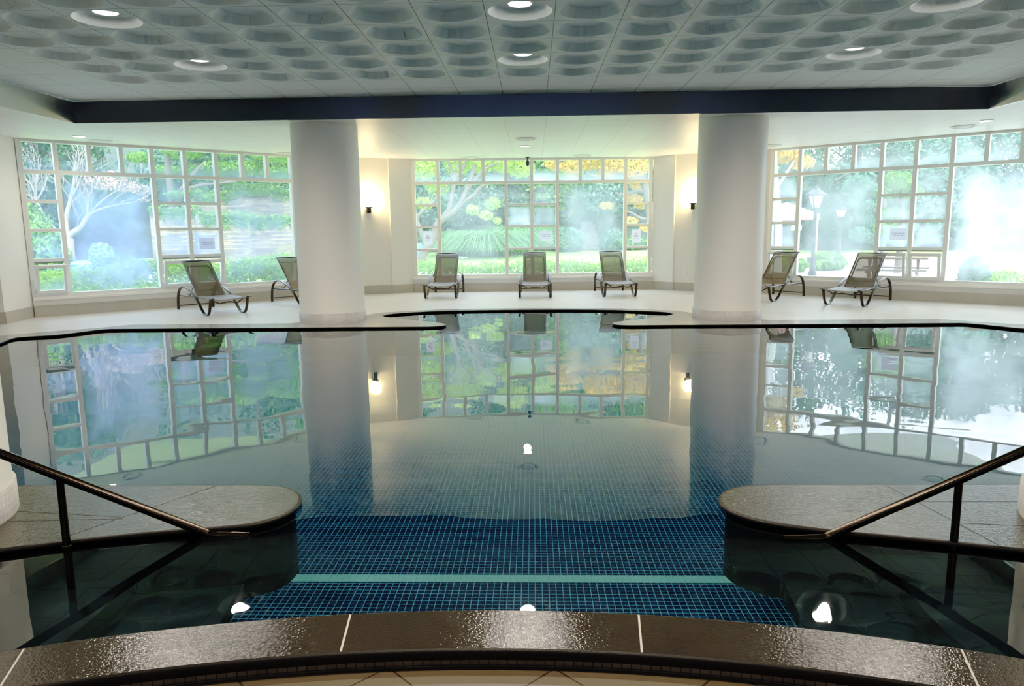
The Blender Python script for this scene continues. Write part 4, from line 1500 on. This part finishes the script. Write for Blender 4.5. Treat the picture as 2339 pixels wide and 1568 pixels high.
# --- front hedges under the windows
tl = (WL1 - WL0).normalized(); nl = Vector((-tl.y, tl.x)); tr_ = (WR1 - WR0).normalized(); nr_ = Vector((-tr_.y, tr_.x))
hedge(WL0 + nl * 1.7 - tl * 1.5, WL1 + nl * 1.7 + tl * .6, 1.5, .72, 15000, .052, MT['leaf_hedge'], 'bright green low hedge outside the left window')
hedge((-3.6, 18.3), (4.0, 18.5), .7, .50, 9000, .045, MT['leaf_hedge'], 'green low hedge outside the middle window')

# --- middle window: curved tree on the left
YT = 20.6
b = onground(958, 607)
YT = b.y
root = empty('tree', b); tag(root, 'tree with a curved forked trunk at the left of the middle window', 'tree')
inv = Matrix.Translation(-b)
A = lambda px, py, dy=0: inv @ at(px, py, YT + dy)
mb = MB()
s_ = YT / FPX
limb(mb, [A(955, 625), A(961, 602), A(970, 575), A(979, 560)], 11 * s_, 10 * s_)
limb(mb, [A(978, 562), A(966, 540), A(955, 515), A(953, 498), A(968, 480), A(990, 462, .3)], 7 * s_, 3.5 * s_)
limb(mb, [A(979, 562), A(990, 545), A(998, 516), A(1012, 500), A(1035, 484), A(1052, 466), A(1063, 440), A(1075, 410), A(1085, 375)], 10 * s_, 4 * s_)
limb(mb, [A(1010, 500), A(1026, 478), A(1032, 445), A(1038, 410), A(1024, 370)], 7 * s_, 3 * s_)
limb(mb, [A(1052, 466), A(1080, 448), A(1095, 430), A(1120, 418), A(1150, 412)], 5 * s_, 2 * s_)
limb(mb, [A(1063, 440), A(1090, 405), A(1110, 385), A(1140, 372)], 4.5 * s_, 2 * s_)
limb(mb, [A(1038, 410), A(1060, 380), A(1068, 355)], 4 * s_, 2 * s_)
limb(mb, [A(990, 462), A(1005, 440), A(1020, 428)], 3 * s_, 1.5 * s_)
mb.build('trunk', MT['bark'], root)
bl = [(tuple(A(px, py, dy)), (r_ * s_, r_ * s_, r_ * s_ * .7)) for px, py, r_, dy in
      ((965, 385, 38, .6), (1000, 430, 26, 1.2), (1045, 380, 30, .8), (1095, 370, 34, .4), (1150, 375, 30, .6), (1080, 480, 16, -.3), (1110, 492, 16, -.4), (1135, 505, 10, -.4), (1125, 465, 20, .8), (1190, 385, 32, .9), (970, 465, 22, .8), (1050, 330, 40, 0), (1160, 320, 40, 0), (980, 330, 40, .5), (1235, 345, 30, .5))]
crown('crown', bl, 8500, .062, MT['leaf_lime'], root, .45, droop=.6)

# --- gold and orange tree at the right of the middle window
b = onground(1500, 590)
YT = b.y; s_ = YT / FPX
root = empty('tree', b); tag(root, 'autumn tree with golden and orange leaves at the right of the middle window', 'tree')
inv = Matrix.Translation(-b)
mb = MB()
limb(mb, [A(1500, 600), A(1494, 540), A(1484, 480), A(1476, 440), A(1466, 400), A(1462, 350)], 13 * s_, 6 * s_)
limb(mb, [A(1476, 440), A(1455, 435), A(1430, 445), A(1405, 440)], 5 * s_, 2 * s_)
limb(mb, [A(1488, 500), A(1465, 500), A(1445, 488), A(1430, 482)], 5 * s_, 2 * s_)
limb(mb, [A(1466, 400), A(1420, 398), A(1380, 410), A(1340, 395)], 5 * s_, 2 * s_)
limb(mb, [A(1462, 370), A(1400, 355), A(1330, 360), A(1270, 370)], 5 * s_, 2 * s_)
mb.build('trunk', MT['bark'], root)
bl = [(tuple(A(px, py, dy)), (r_ * s_, r_ * s_, r_ * s_ * .55)) for px, py, r_, dy in
      ((1265, 375, 24, .5), (1305, 380, 30, .2), (1350, 372, 30, .5), (1400, 380, 34, .2), (1450, 385, 34, -.3), (1475, 375, 26, .3), (1380, 400, 24, 1), (1310, 402, 20, .8), (1460, 420, 24, .8), (1445, 455, 22, .9), (1465, 470, 16, .6), (1440, 505, 16, -.2), (1478, 520, 16, -.3), (1385, 470, 16, .6), (1290, 340, 40, .6), (1380, 330, 46, .2), (1460, 325, 46, .2))]
crown('crown', bl, 10000, .056, MT['leaf_gold'], root, .5, droop=.3)

# --- middle distance
p = onground(1352, 572)
YS = p.y
root = empty('garden_stairs', (p.x, p.y, gz(p.x, p.y))); tag(root, 'flight of pale stone steps climbing between shrubs behind the lawn', 'garden steps')
for k in range(8):
    w = rate(46 - k * 2.2, YS)
    mb = MB(); mb.box((-w / 2 + random.uniform(-.06, .06), k * .38, k * .155 - .25), (w / 2 + random.uniform(-.06, .06), k * .38 + .5, k * .155 + .02 + .1))
    bevel(mb.build('stone_step', MT['rock_dark'], root), .02, 2)
shr = [(1300, 578, 34, 48, 'leaf_blue', 'dark green shrub left of the stone steps', 1600), (1405, 575, 30, 40, 'leaf_blue', 'dark green shrub right of the stone steps', 1500),
       (1442, 573, 42, 26, 'leaf_green', 'clipped rounded bush behind the far right notice of the middle window', 1500), (1160, 583, 54, 24, 'leaf_hedge', 'clipped rounded yellow green bush behind the middle loungers', 1800),
       (1330, 512, 60, 44, 'leaf_green', 'pale leafy shrub above the stone steps', 1800), (1410, 505, 44, 44, 'leaf_lime', 'yellow green shrub above the stone steps on the right', 1500),
       (1370, 455, 70, 50, 'leaf_green', 'hazy tall shrub higher up above the stone steps', 2200), (1290, 470, 46, 56, 'leaf_blue', 'tall blue green shrub above the pale boulders', 1800), (1110, 470, 60, 40, 'leaf_blue', 'tall blue green shrub behind the bamboo', 1800)]
for (px, py, rx, ry, mt, lb, n) in shr:
    p = onground(px, py) if py > 550 else at(px, py + ry, YS + 3.4)
    r3 = (rate(rx, p.y), rate(rx, p.y) * .7, rate(ry, p.y) * .62)
    shrub('garden_bush', p.x, p.y + (.4 if py > 550 else 0), r3, n, .085, MT[mt], lb, 'bushes behind the lawn', z=None if py > 550 else p.z)
p = onground(1100, 588)
blades('bamboo_clump', p.x, p.y + .6, rate(75, p.y), rate(130, p.y), 1700, MT['leaf_bamboo'], 'clump of arching bamboo leaves behind the lawn in the middle window', 1.5, .02, 'bamboo', 5)
p = onground(1190, 580)
blades('bamboo_clump', p.x, p.y + 1.8, rate(75, p.y), rate(110, p.y), 1300, MT['leaf_bamboo'], 'bamboo leaves behind the rounded yellow green bush', 1.5, .02, 'bamboo', 5)
p = onground(1020, 588)
blades('ornamental_grass', p.x, p.y, rate(24, p.y), rate(66, p.y), 700, MT['leaf_grass'], 'pale feathery grass clump right of the curved trunk', .7, .012)
for (px, py, w, h, lb) in ((1250, 562, 34, 22, 'pale boulder below the text notice of the middle window'), (1281, 566, 26, 22, 'pale boulder beside the shrub left of the stone steps'), (1056, 592, 26, 7, 'flat pale stone on the lawn behind the left lounger of the middle window')):
    p = onground(px, py)
    bm = bmesh.new(); bmesh.ops.create_icosphere(bm, subdivisions=3, radius=1)
    for v_ in bm.verts:
        k = 1 + .16 * math.sin(v_.co.x * 4.1 + px) * math.cos(v_.co.y * 3.7 + v_.co.z * 3)
        v_.co = Vector((v_.co.x * rate(w, p.y) / 2 * k, v_.co.y * rate(w, p.y) / 2 * k, v_.co.z * rate(h, p.y) / 1.7 * k))
    me = bpy.data.meshes.new('garden_rock'); bm.to_mesh(me); bm.free()
    o = link('garden_rock', me, MT['rock']); o.location = (p.x, p.y, gz(p.x, p.y) + rate(h, p.y) * .25)
    tag(o, lb, 'rock')
p = onground(947, 598)
bm = bmesh.new(); bmesh.ops.create_icosphere(bm, subdivisions=3, radius=1)
for v_ in bm.verts:
    k = 1 + .12 * math.sin(v_.co.x * 5 + v_.co.z * 4) + .08 * math.cos(v_.co.y * 7)
    v_.co = Vector((v_.co.x * .34 * k, v_.co.y * .3 * k, max(-.25, v_.co.z * .36 * k)))
me = bpy.data.meshes.new('blue_bundle'); bm.to_mesh(me); bm.free()
for q_ in me.polygons: q_.use_smooth = True
o = link('blue_bundle', me, MT['blue']); o.location = (p.x - .1, p.y + .9, gz(p.x, p.y) + .30)
tag(o, 'blue covered bundle on the lawn left of the curved tree trunk', 'bundle')
p = onground(1355, 606)
root = empty('sapling', (p.x, p.y, gz(p.x, p.y))); tag(root, 'thin leafless sapling on the lawn above the right lounger of the middle window', 'sapling')
mb = MB(); limb(mb, [(0, 0, -.1), (-.02, 0, .2), (-.06, 0, .42)], .012, .006, 4, 6); limb(mb, [(-.03, 0, .25), (-.2, 0, .38), (-.36, .02, .40)], .008, .004, 4, 6)
mb.build('stem', MT['bark'], root)

# --- left window: leafless tree
p = onground(158, 600)
b = p; YT = p.y; s_ = YT / FPX
root = empty('leafless_tree', b); tag(root, 'leafless tree with pale spreading branches in the left window', 'tree')
inv = Matrix.Translation(-b)
mb = MB(); rr = random.Random(4)
limb(mb, [A(158, 615), A(156, 575), A(155, 545)], 15 * s_, 13 * s_)
tips = []
for pts, r0, r1 in (([(155, 548), (163, 534), (184, 519), (196, 500), (203, 490)], 9, 6), ([(203, 490), (235, 476), (270, 468), (315, 461)], 4, 1.2), ([(200, 495), (225, 466), (260, 440), (300, 425)], 3.5, 1.2), ([(200, 494), (200, 470), (203, 448), (215, 425)], 4, 1.5),
                    ([(155, 550), (150, 510), (153, 488), (162, 452), (170, 410), (172, 370)], 9, 3), ([(158, 465), (185, 445), (196, 430)], 3, 1), ([(162, 452), (180, 420), (188, 385)], 3.5, 1.2),
                    ([(154, 552), (122, 523), (100, 497), (87, 470), (81, 450), (84, 410), (92, 375)], 8, 3), ([(84, 455), (62, 445), (46, 432)], 3, 1), ([(82, 448), (70, 420), (52, 405), (45, 380)], 3, 1), ([(86, 455), (100, 430), (110, 400)], 3, 1)):
    q = limb(mb, [A(*a) for a in pts], r0 * s_ * .8, r1 * s_ * .8)
    tips.append(q)
    for k in range(int(len(q) * .45), len(q), 3):
        d = (Vector(q[k]) - Vector(q[max(0, k - 2)])).normalized()
        d = (d + Vector((rr.uniform(-.8, .8), rr.uniform(-.8, .8), rr.uniform(.0, .7)))).normalized()
        twigs(mb, Vector(q[k]), d, .42, 1.3 * s_, 4, rr)
mb.build('trunk', MT['bark_pale'], root)
bl = [(tuple(A(px, py)), (r_ * s_, r_ * s_, r_ * s_ * .5)) for px, py, r_ in ((230, 418, 30), (280, 425, 30), (320, 432, 22), (260, 402, 26), (330, 455, 12), (210, 405, 20))]
crown('faded_leaves', bl, 900, .05, MT['leaf_pink'], root)

# --- left window: shrubs, trees, stone walls
p = onground(222, 608)
shrub('round_bush', p.x, p.y + .3, (rate(27, p.y), rate(27, p.y), rate(28, p.y)), 1500, .06, MT['leaf_hedge'], 'clipped ball bush below the leafless tree')
for (px, py, rx, ry, Y, mt, lb) in ((95, 600, 60, 75, 21, 'leaf_green', 'big green shrub at the left edge of the left window'), (70, 500, 50, 85, 23.5, 'leaf_green', 'tall green shrub behind the leafless tree'), (275, 612, 60, 36, 20, 'leaf_blue', 'blue green shrub right of the clipped ball bush'), (150, 610, 50, 30, 20, 'leaf_blue', 'low blue green shrub left of the clipped ball bush')):
    Y = Y - 3 if px < 200 else Y - 2
    p = at(px, py, Y)
    shrub('garden_bush', p.x, p.y, (rate(rx, Y), rate(rx, Y) * .8, rate(ry, Y)), 2600, .08, MT[mt], lb, 'bushes outside the left window')
# broad trunk with drooping branches
p = onground(397, 604)
b = p; YT = p.y; s_ = YT / FPX
root = empty('tree', b); tag(root, 'thick trunked tree with drooping bright leaves in front of the stone walls', 'tree')
inv = Matrix.Translation(-b)
mb = MB()
limb(mb, [A(399, 615), A(398, 560), A(396, 500), A(397, 470)], 15 * s_, 12 * s_)
limb(mb, [A(396, 480), A(390, 440), A(384, 380), A(380, 330)], 10 * s_, 6 * s_)
limb(mb, [A(398, 480), A(412, 440), A(440, 400), A(470, 370)], 8 * s_, 4 * s_)
limb(mb, [A(412, 440), A(450, 425), A(490, 420), A(540, 415)], 5 * s_, 2 * s_)
mb.build('trunk', MT['bark'], root)
bl = [(tuple(A(px, py, dy)), (r_ * s_, r_ * s_, r_ * s_ * .45)) for px, py, r_, dy in
      ((400, 445, 22, -.3), (450, 440, 30, .2), (480, 452, 24, -.1), (440, 390, 30, .4), (500, 385, 40, .3), (560, 385, 40, .5), (620, 395, 36, .8), (380, 390, 30, 1), (320, 360, 30, .6), (420, 340, 50, 0), (520, 335, 50, .3), (620, 350, 50, .5), (540, 425, 30, 1), (590, 430, 26, 1.2))]
crown('crown', bl, 11000, .058, MT['leaf_green'], root, .4, droop=.8)


def stone_wall(px0, px1, ytop, ybot, Y0_, Y1_, label):
    a = at(px0, ybot, Y0_); c = at(px1, ybot, Y1_)
    zt = at((px0 + px1) / 2, ytop, (Y0_ + Y1_) / 2).z
    zb = min(gz(a.x, a.y), gz(c.x, c.y), a.z, c.z) - .3
    t = Vector((c.x - a.x, c.y - a.y)); Ln = t.length; t.normalize(); n = Vector((-t.y, t.x))
    mb = MB()
    A0, C0 = Vector((a.x, a.y)), Vector((c.x, c.y)); A1, C1 = A0 + n * .7, C0 + n * .7
    mb.add([(*A0, zb), (*C0, zb), (*C1, zb), (*A1, zb), (*A0, zt), (*C0, zt), (*C1, zt), (*A1, zt)], [(0, 1, 5, 4), (1, 2, 6, 5), (2, 3, 7, 6), (3, 0, 4, 7), (4, 5, 6, 7)])
    o = mb.build('stone_wall', MT['stone'])
    set_uv(o, lambda co, p: ((Vector((co.x, co.y)) - A0).dot(t) + (Vector((co.x, co.y)) - A0).dot(n), co.z + 2))
    tag(o, label, 'stone wall', 'stacked stone garden walls')
    # creeping ivy over the top edge
    k = int(Ln * 300)
    u = rng.uniform(0, Ln, k); P = np.stack([A0.x + t.x * u, A0.y + t.y * u, zt + rng.normal(0, .07, k) - np.abs(rng.normal(0, .12, k)) * (np.sin(u * 2) > .2)], 1)
    P[:, 0] -= n.x * .05; P[:, 1] -= n.y * .05
    Q = np.tile(np.array([-n.x, -n.y, .8]), (k, 1))
    quads_mesh('ivy', leaves(P, Q, .06, .6), MT['leaf_green'], o)
    return o


stone_wall(352, 470, 478, 600, 21.6, 22.3, 'low stacked stone wall behind the thick trunk')
stone_wall(462, 576, 492, 600, 21.4, 22.2, 'stacked stone wall right of the thick trunk')
stone_wall(566, 690, 498, 590, 23.4, 23.9, 'sunlit stacked stone wall at the right end of the left window')
stone_wall(440, 630, 440, 500, 26.2, 26.8, 'upper stacked stone wall under the leaves')
stone_wall(620, 720, 436, 520, 26.0, 26.3, 'upper stacked stone wall beside the left column')
for (px, py, r, h, lb) in ((588, 598, 30, 70, 'feathery grass clump at the foot of the stone walls'), (640, 600, 34, 72, 'feathery grass clump beside the left column')):
    p = at(px, py, 20.2); blades('ornamental_grass', p.x, p.y, rate(r, 20.2), rate(h, 20.2), 900, MT['leaf_grass'], lb, .7, .011)

# --- wood behind everything
rr = random.Random(21)
kinds = {'leaf_dark': 'tall dark evergreen', 'leaf_green': 'tall leafy green tree', 'leaf_blue': 'tall blue green tree', 'leaf_lime': 'tall yellow green tree'}
wood = [(-24, 17, 'leaf_dark'), (-21.5, 20.5, 'leaf_green'), (-19, 23, 'leaf_dark'), (-16.5, 25.5, 'leaf_dark'), (-14.6, 30.2, 'leaf_blue'), (-11.5, 29, 'leaf_dark'), (-9, 30, 'leaf_green'), (-6.5, 31.5, 'leaf_dark'),
        (-4, 32, 'leaf_blue'), (-1.5, 33, 'leaf_dark'), (1, 33.5, 'leaf_green'), (3.5, 33, 'leaf_blue'), (6, 33.5, 'leaf_green'), (8.5, 34, 'leaf_dark')]
where = ['at the far left of the left window', 'behind the leafless tree, left', 'behind the leafless tree, middle', 'behind the leafless tree, right', 'behind the thick trunk', 'above the upper stone wall', 'behind the left column',
         'left of the curved trunk', 'behind the curved trunk', 'behind the bamboo', 'behind the middle lounger', 'above the stone steps', 'behind the golden leaves', 'behind the right column']
for i, (x, y, mt) in enumerate(wood):
    tree('tree', x, y, rr.uniform(6.5, 8.0), 2.3, MT[mt], kinds[mt] + ' of the wood, ' + where[i], 'trees of the wood behind the garden', 8000, .105, .2, seed=i + 3, crown_z=.48)

# --- right window
def lamppost(px, py, Y, top_py, label):
    p = at(px, py, Y); p.z = gz(p.x, p.y)
    hgt = at(px, top_py, Y).z - p.z
    root = empty('lamp_post', p); tag(root, label, 'lamp post', 'lamp posts outside the right window')
    k = hgt / 3.0
    mb = MB(); mb.lathe([(.11, -.1), (.11, .12), (.075, .16), (.07, .5), (.05, .55), (.042, 2.15 * k), (.07, 2.18 * k), (.04, 2.22 * k), (.05, 2.27 * k)], n=16); mb.build('post', MT['lamp_black'], root)
    mb = MB()
    z0, z1 = 2.27 * k, 2.68 * k
    for a in range(4):
        w = a * PI / 2 + PI / 4
        mb.tube([(.10 * math.cos(w), .10 * math.sin(w), z0), (.20 * math.cos(w), .20 * math.sin(w), z1)], .013, 6)
    mb.lathe([(.15, z0 - .01), (.15, z0 + .015), (.02, z0 + .015)], n=4)
    mb.lathe([(.30, z1), (.29, z1 + .03), (.15, z1 + .14 * k), (.10, z1 + .19 * k), (.05, z1 + .21 * k), (.045, z1 + .25 * k), (.02, z1 + .30 * k), (.004, 3.0 * k)], n=4)
    mb.build('lantern_frame', MT['lamp_black'], root)
    mb = MB(); mb.lathe([(.085, z0 + .02), (.185, z1 - .01)], n=4, smooth=False); mb.build('lantern_glass', MT['lamp_glass'], root)
    return root


lamppost(1857, 590, 19.0, 424, 'black lamp post with square lantern in front of the striped gazebo')
lamppost(1916, 572, 24.0, 466, 'smaller lamp post beside the mullion, right of the taller one')
# gazebo with striped roof
p = at(1792, 566, 24.5); p.z = gz(p.x, p.y)
root = empty('gazebo', p, math.radians(-18)); tag(root, 'garden gazebo with a red and white striped canopy', 'gazebo')
gh = at(1792, 492, 24.5).z - p.z; gt = at(1792, 462, 24.5).z - p.z
hw = .98
mb = MB()
vs = [(-hw, -hw, gh), (hw, -hw, gh), (hw, hw, gh), (-hw, hw, gh), (0, 0, gt)]
for k in range(4):
    a, c = vs[k], vs[(k + 1) % 4]
    m_ = [((a[0] * (1 - t) + c[0] * t), (a[1] * (1 - t) + c[1] * t)) for t in (0, 1)]
    mb.add([a, c, vs[4]], [(0, 1, 2)])
    mb.add([(a[0], a[1], gh - .16), (c[0], c[1], gh - .16), c, a], [(0, 1, 2, 3)])
o = mb.build('canopy', MT['canopy'], root, fix=False)
uv = o.data.uv_layers.new(name='UVMap')
for q_ in o.data.polygons:
    tri = [(0, 0), (1, 0), (.5, 1)] if len(q_.loop_indices) == 3 else [(0, 0), (1, 0), (1, 0), (0, 0)]
    for k, li in enumerate(q_.loop_indices): uv.data[li].uv = tri[k]
for (sx, sy) in ((-1, -1), (1, -1), (1, 1), (-1, 1)):
    mb = MB(); mb.tube([(sx * hw * .93, sy * hw * .93, -.15), (sx * hw * .93, sy * hw * .93, gh)], .035, 8); mb.build('post', MT['board'], root)
p = at(1817, 566, 22.0); p.z = gz(p.x, p.y)
root = empty('garden_sign', p, math.radians(-15)); tag(root, 'pale blank sign board on a thin post below the striped gazebo', 'sign')
mb = MB(); h1 = at(1817, 527, 22).z - p.z; h2 = at(1817, 515, 22).z - p.z
mb.box((-rate(11, 22), -.012, h1), (rate(11, 22), .012, h2)); mb.build('board', MT['board'], root)
mb = MB(); mb.tube([(0, .02, -.1), (0, .02, h1 + .05)], .016, 8); mb.build('post', MT['lamp_black'], root)
# bushes and pines on the right
for (px, py, rx, ry, Y, mt, lb) in ((1800, 588, 44, 18, 20.5, 'leaf_green', 'low bush left of the tall lamp post'), (1890, 588, 42, 20, 20.8, 'leaf_green', 'low bush right of the tall lamp post'), (2290, 652, 46, 22, 15.6, 'leaf_hedge', 'leafy bush at the lower right of the right window')):
    p = at(px, py, Y)
    shrub('garden_bush', p.x, p.y, (rate(rx, Y), rate(rx, Y) * .8, rate(ry, Y)), 1500, .07, MT[mt], lb, 'bushes outside the right window')


def cloud_pine(px, py, Y, spots, label, mat='leaf_blue'):
    p = at(px, py, Y); p.z = gz(p.x, p.y)
    root = empty('cloud_pine', p); tag(root, label, 'tree')
    inv = Matrix.Translation(-p)
    mb = MB(); bl = []
    q0 = Vector((0, 0, -.2)); last = q0
    mid = [inv @ at(a, c, Y) for (a, c, r_) in spots]
    topz = max(m_.z for m_ in mid)
    trunk = limb(mb, [q0, (.05, 0, topz * .5), (-.05, 0, topz * .97)], .11, .04)
    for m_, (a, c, r_) in zip(mid, spots):
        bq = Vector((0, 0, max(.1, m_.z - .35)))
        limb(mb, [bq, (bq + m_) / 2 + Vector((0, 0, .05)), m_], .04, .015, 4, 6)
        rr_ = rate(r_, Y); bl.append((tuple(m_), (rr_, rr_, rr_ * .72)))
    mb.build('trunk', MT['bark'], root)
    crown('pads', bl, 3800, .05, MT[mat], root, .35)
    return root


cloud_pine(2010, 590, 21.5, ((1962, 425, 30), (2000, 440, 22), (1975, 470, 24), (1965, 535, 22), (2005, 545, 20), (1985, 505, 16)), 'cloud pruned pine behind the small panes of the right window')
cloud_pine(2050, 600, 19.5, ((2050, 418, 36), (2078, 438, 26), (2025, 440, 22), (2022, 520, 24), (2035, 490, 22), (2045, 545, 20)), 'nearer cloud pruned pine right of the mullion in the right window', 'leaf_green')
# pale trunk left of the gazebo
p = at(1779, 585, 18.6); p.z = gz(p.x, p.y)
root = empty('pale_trunk_tree', p); tag(root, 'pale barked tree left of the gazebo, beside the right column', 'tree')
inv = Matrix.Translation(-p)
mb = MB(); limb(mb, [(0, 0, -.2), inv @ at(1779, 500, 18.6), inv @ at(1773, 430, 18.6), inv @ at(1765, 300, 18.6)], .10, .06)
limb(mb, [inv @ at(1774, 430, 18.6), inv @ at(1800, 390, 18.9), inv @ at(1830, 340, 18.9)], .04, .02); mb.build('trunk', MT['bark_birch'], root)
crown('crown', [(tuple(inv @ at(a, c, 19)), (rate(r_, 19),) * 2 + (rate(r_, 19) * .6,)) for a, c, r_ in ((1790, 350, 36), (1835, 372, 26), (1750, 330, 40), (1800, 310, 50))], 1500, .07, MT['leaf_gold'], root)
# tall pines beyond
for i, (x, y, hh, mt, lb) in enumerate(((10.6, 28, 6.4, 'leaf_dark', 'tall dark pine right behind the gazebo'), (12.9, 29.8, 6.2, 'leaf_blue', 'tall pine behind the two lamp posts'), (15.2, 30.4, 6.0, 'leaf_dark', 'tall pine beyond the cloud pruned pines, left'),
                                        (14.9, 27.4, 5.0, 'leaf_blue', 'low pine behind the nearer cloud pruned pine'), (17.2, 29.4, 5.8, 'leaf_blue', 'tall pine beyond the cloud pruned pines, right'), (19.3, 28.6, 5.4, 'leaf_blue', 'pine behind the fogged right pane, left'), (21.6, 27, 5.2, 'leaf_blue', 'pine behind the fogged right pane, right'))):
    tree('pine_tree', x, y, hh, 2.2, MT[mt], lb, 'pines beyond the right window', 8000, .105, .18, seed=40 + i, crown_z=.42)
p = at(2222, 640, 15.2); p.z = gz(p.x, p.y)
shrub('dark_bush', p.x, p.y, (rate(30, 15.2), rate(30, 15.2), rate(44, 15.2)), 1500, .06, MT['leaf_dark'], 'dark bush standing alone in the fogged right pane')
# picnic table
p = at(2040, 618, 17.2); p.z = gz(p.x, p.y)
root = empty('picnic_table', p, math.radians(-30)); tag(root, 'wooden picnic table with benches outside the open sash of the right window', 'table')
mb = MB()
for k in range(4): mb.box((-.7, -.32 + k * .165, .58), (.7, -.17 + k * .165, .62))
mb.build('tabletop', MT['wood'], root)
for sd in (-1, 1):
    mb = MB(); mb.box((-.7, sd * .62 - .12, .33), (.7, sd * .62 + .12, .37)); mb.build('bench', MT['wood'], root)
    mb = MB(); mb.bar([(sd * .5, -.45, -.05), (sd * .5, .2, .58)], .05, .07, Vector((1, 0, 0))); mb.bar([(sd * .5, .45, -.05), (sd * .5, -.2, .58)], .05, .07, Vector((1, 0, 0))); mb.box((sd * .5 - .025, -.62, .27), (sd * .5 + .025, .62, .33))
    mb.build('leg', MT['wood'], root)

# ------------------------------------------------------------------ sky and sun
world = bpy.data.worlds.new('sky'); scene.world = world; world.use_nodes = True
nt = world.node_tree
for n in list(nt.nodes): nt.nodes.remove(n)
out = nt.nodes.new('ShaderNodeOutputWorld'); bg = nt.nodes.new('ShaderNodeBackground')
tc = nt.nodes.new('ShaderNodeTexCoord'); sx = nt.nodes.new('ShaderNodeSeparateXYZ'); L(nt, tc.outputs['Generated'], sx.inputs['Vector'])
cl_ = nt.nodes.new('ShaderNodeTexNoise'); cl_.inputs['Scale'].default_value = 2.2; cl_.inputs['Detail'].default_value = 6; L(nt, tc.outputs['Generated'], cl_.inputs['Vector'])
ad = nt.nodes.new('ShaderNodeMath'); ad.operation = 'MULTIPLY_ADD'; ad.inputs[1].default_value = .5; L(nt, cl_.outputs['Fac'], ad.inputs[0]); L(nt, sx.outputs['X'], ad.inputs[2])
mr = nt.nodes.new('ShaderNodeMapRange'); mr.interpolation_type = 'SMOOTHSTEP'; mr.inputs['From Min'].default_value = .05; mr.inputs['From Max'].default_value = .85
L(nt, ad.outputs[0], mr.inputs['Value'])
mx = nt.nodes.new('ShaderNodeMix'); mx.data_type = 'RGBA'
mx.inputs['A'].default_value = (2.2, 2.9, 4.0, 1); mx.inputs['B'].default_value = (2.6, 2.9, 3.2, 1)
L(nt, mr.outputs['Result'], mx.inputs['Factor']); L(nt, mx.outputs['Result'], bg.inputs['Color'])
bg.inputs['Strength'].default_value = 1.0
L(nt, bg.outputs['Background'], out.inputs['Surface'])
sun = bpy.data.lights.new('sun', 'SUN'); sun.energy = 2.4; sun.angle = math.radians(8); sun.color = (1, .96, .88)
so = bpy.data.objects.new('sun', sun); col.objects.link(so)
so.rotation_euler = Vector((-.35, .62, -.95)).to_track_quat('-Z', 'Y').to_euler()

# ------------------------------------------------------------------ look
scene.view_settings.view_transform = 'Standard'
scene.view_settings.look = 'None'
scene.view_settings.exposure = 0.98
scene.view_settings.gamma = 1.45
scene.view_settings.use_curve_mapping = True
cm = scene.view_settings.curve_mapping
cm.use_clip = False
cm.extend = 'EXTRAPOLATED'
cv = cm.curves[3]
for a, b in ((.004, .0010), (.008, .0032), (.012, .0080), (.016, .0135), (.022, .0225), (.031, .037), (.06, .070), (.12, .128), (.3, .305)):
    cv.points.new(a, b)
for q_ in cv.points: q_.handle_type = 'VECTOR'
cm.update()
cy = scene.cycles
cy.max_bounces = 7; cy.diffuse_bounces = 3; cy.glossy_bounces = 3; cy.transmission_bounces = 3; cy.transparent_max_bounces = 10
cy.use_adaptive_sampling = True; cy.adaptive_threshold = .055; cy.adaptive_min_samples = 24
cy.caustics_reflective = False; cy.caustics_refractive = False
cy.sample_clamp_indirect = 6.0
cy.use_denoising = True
cy.use_light_tree = False
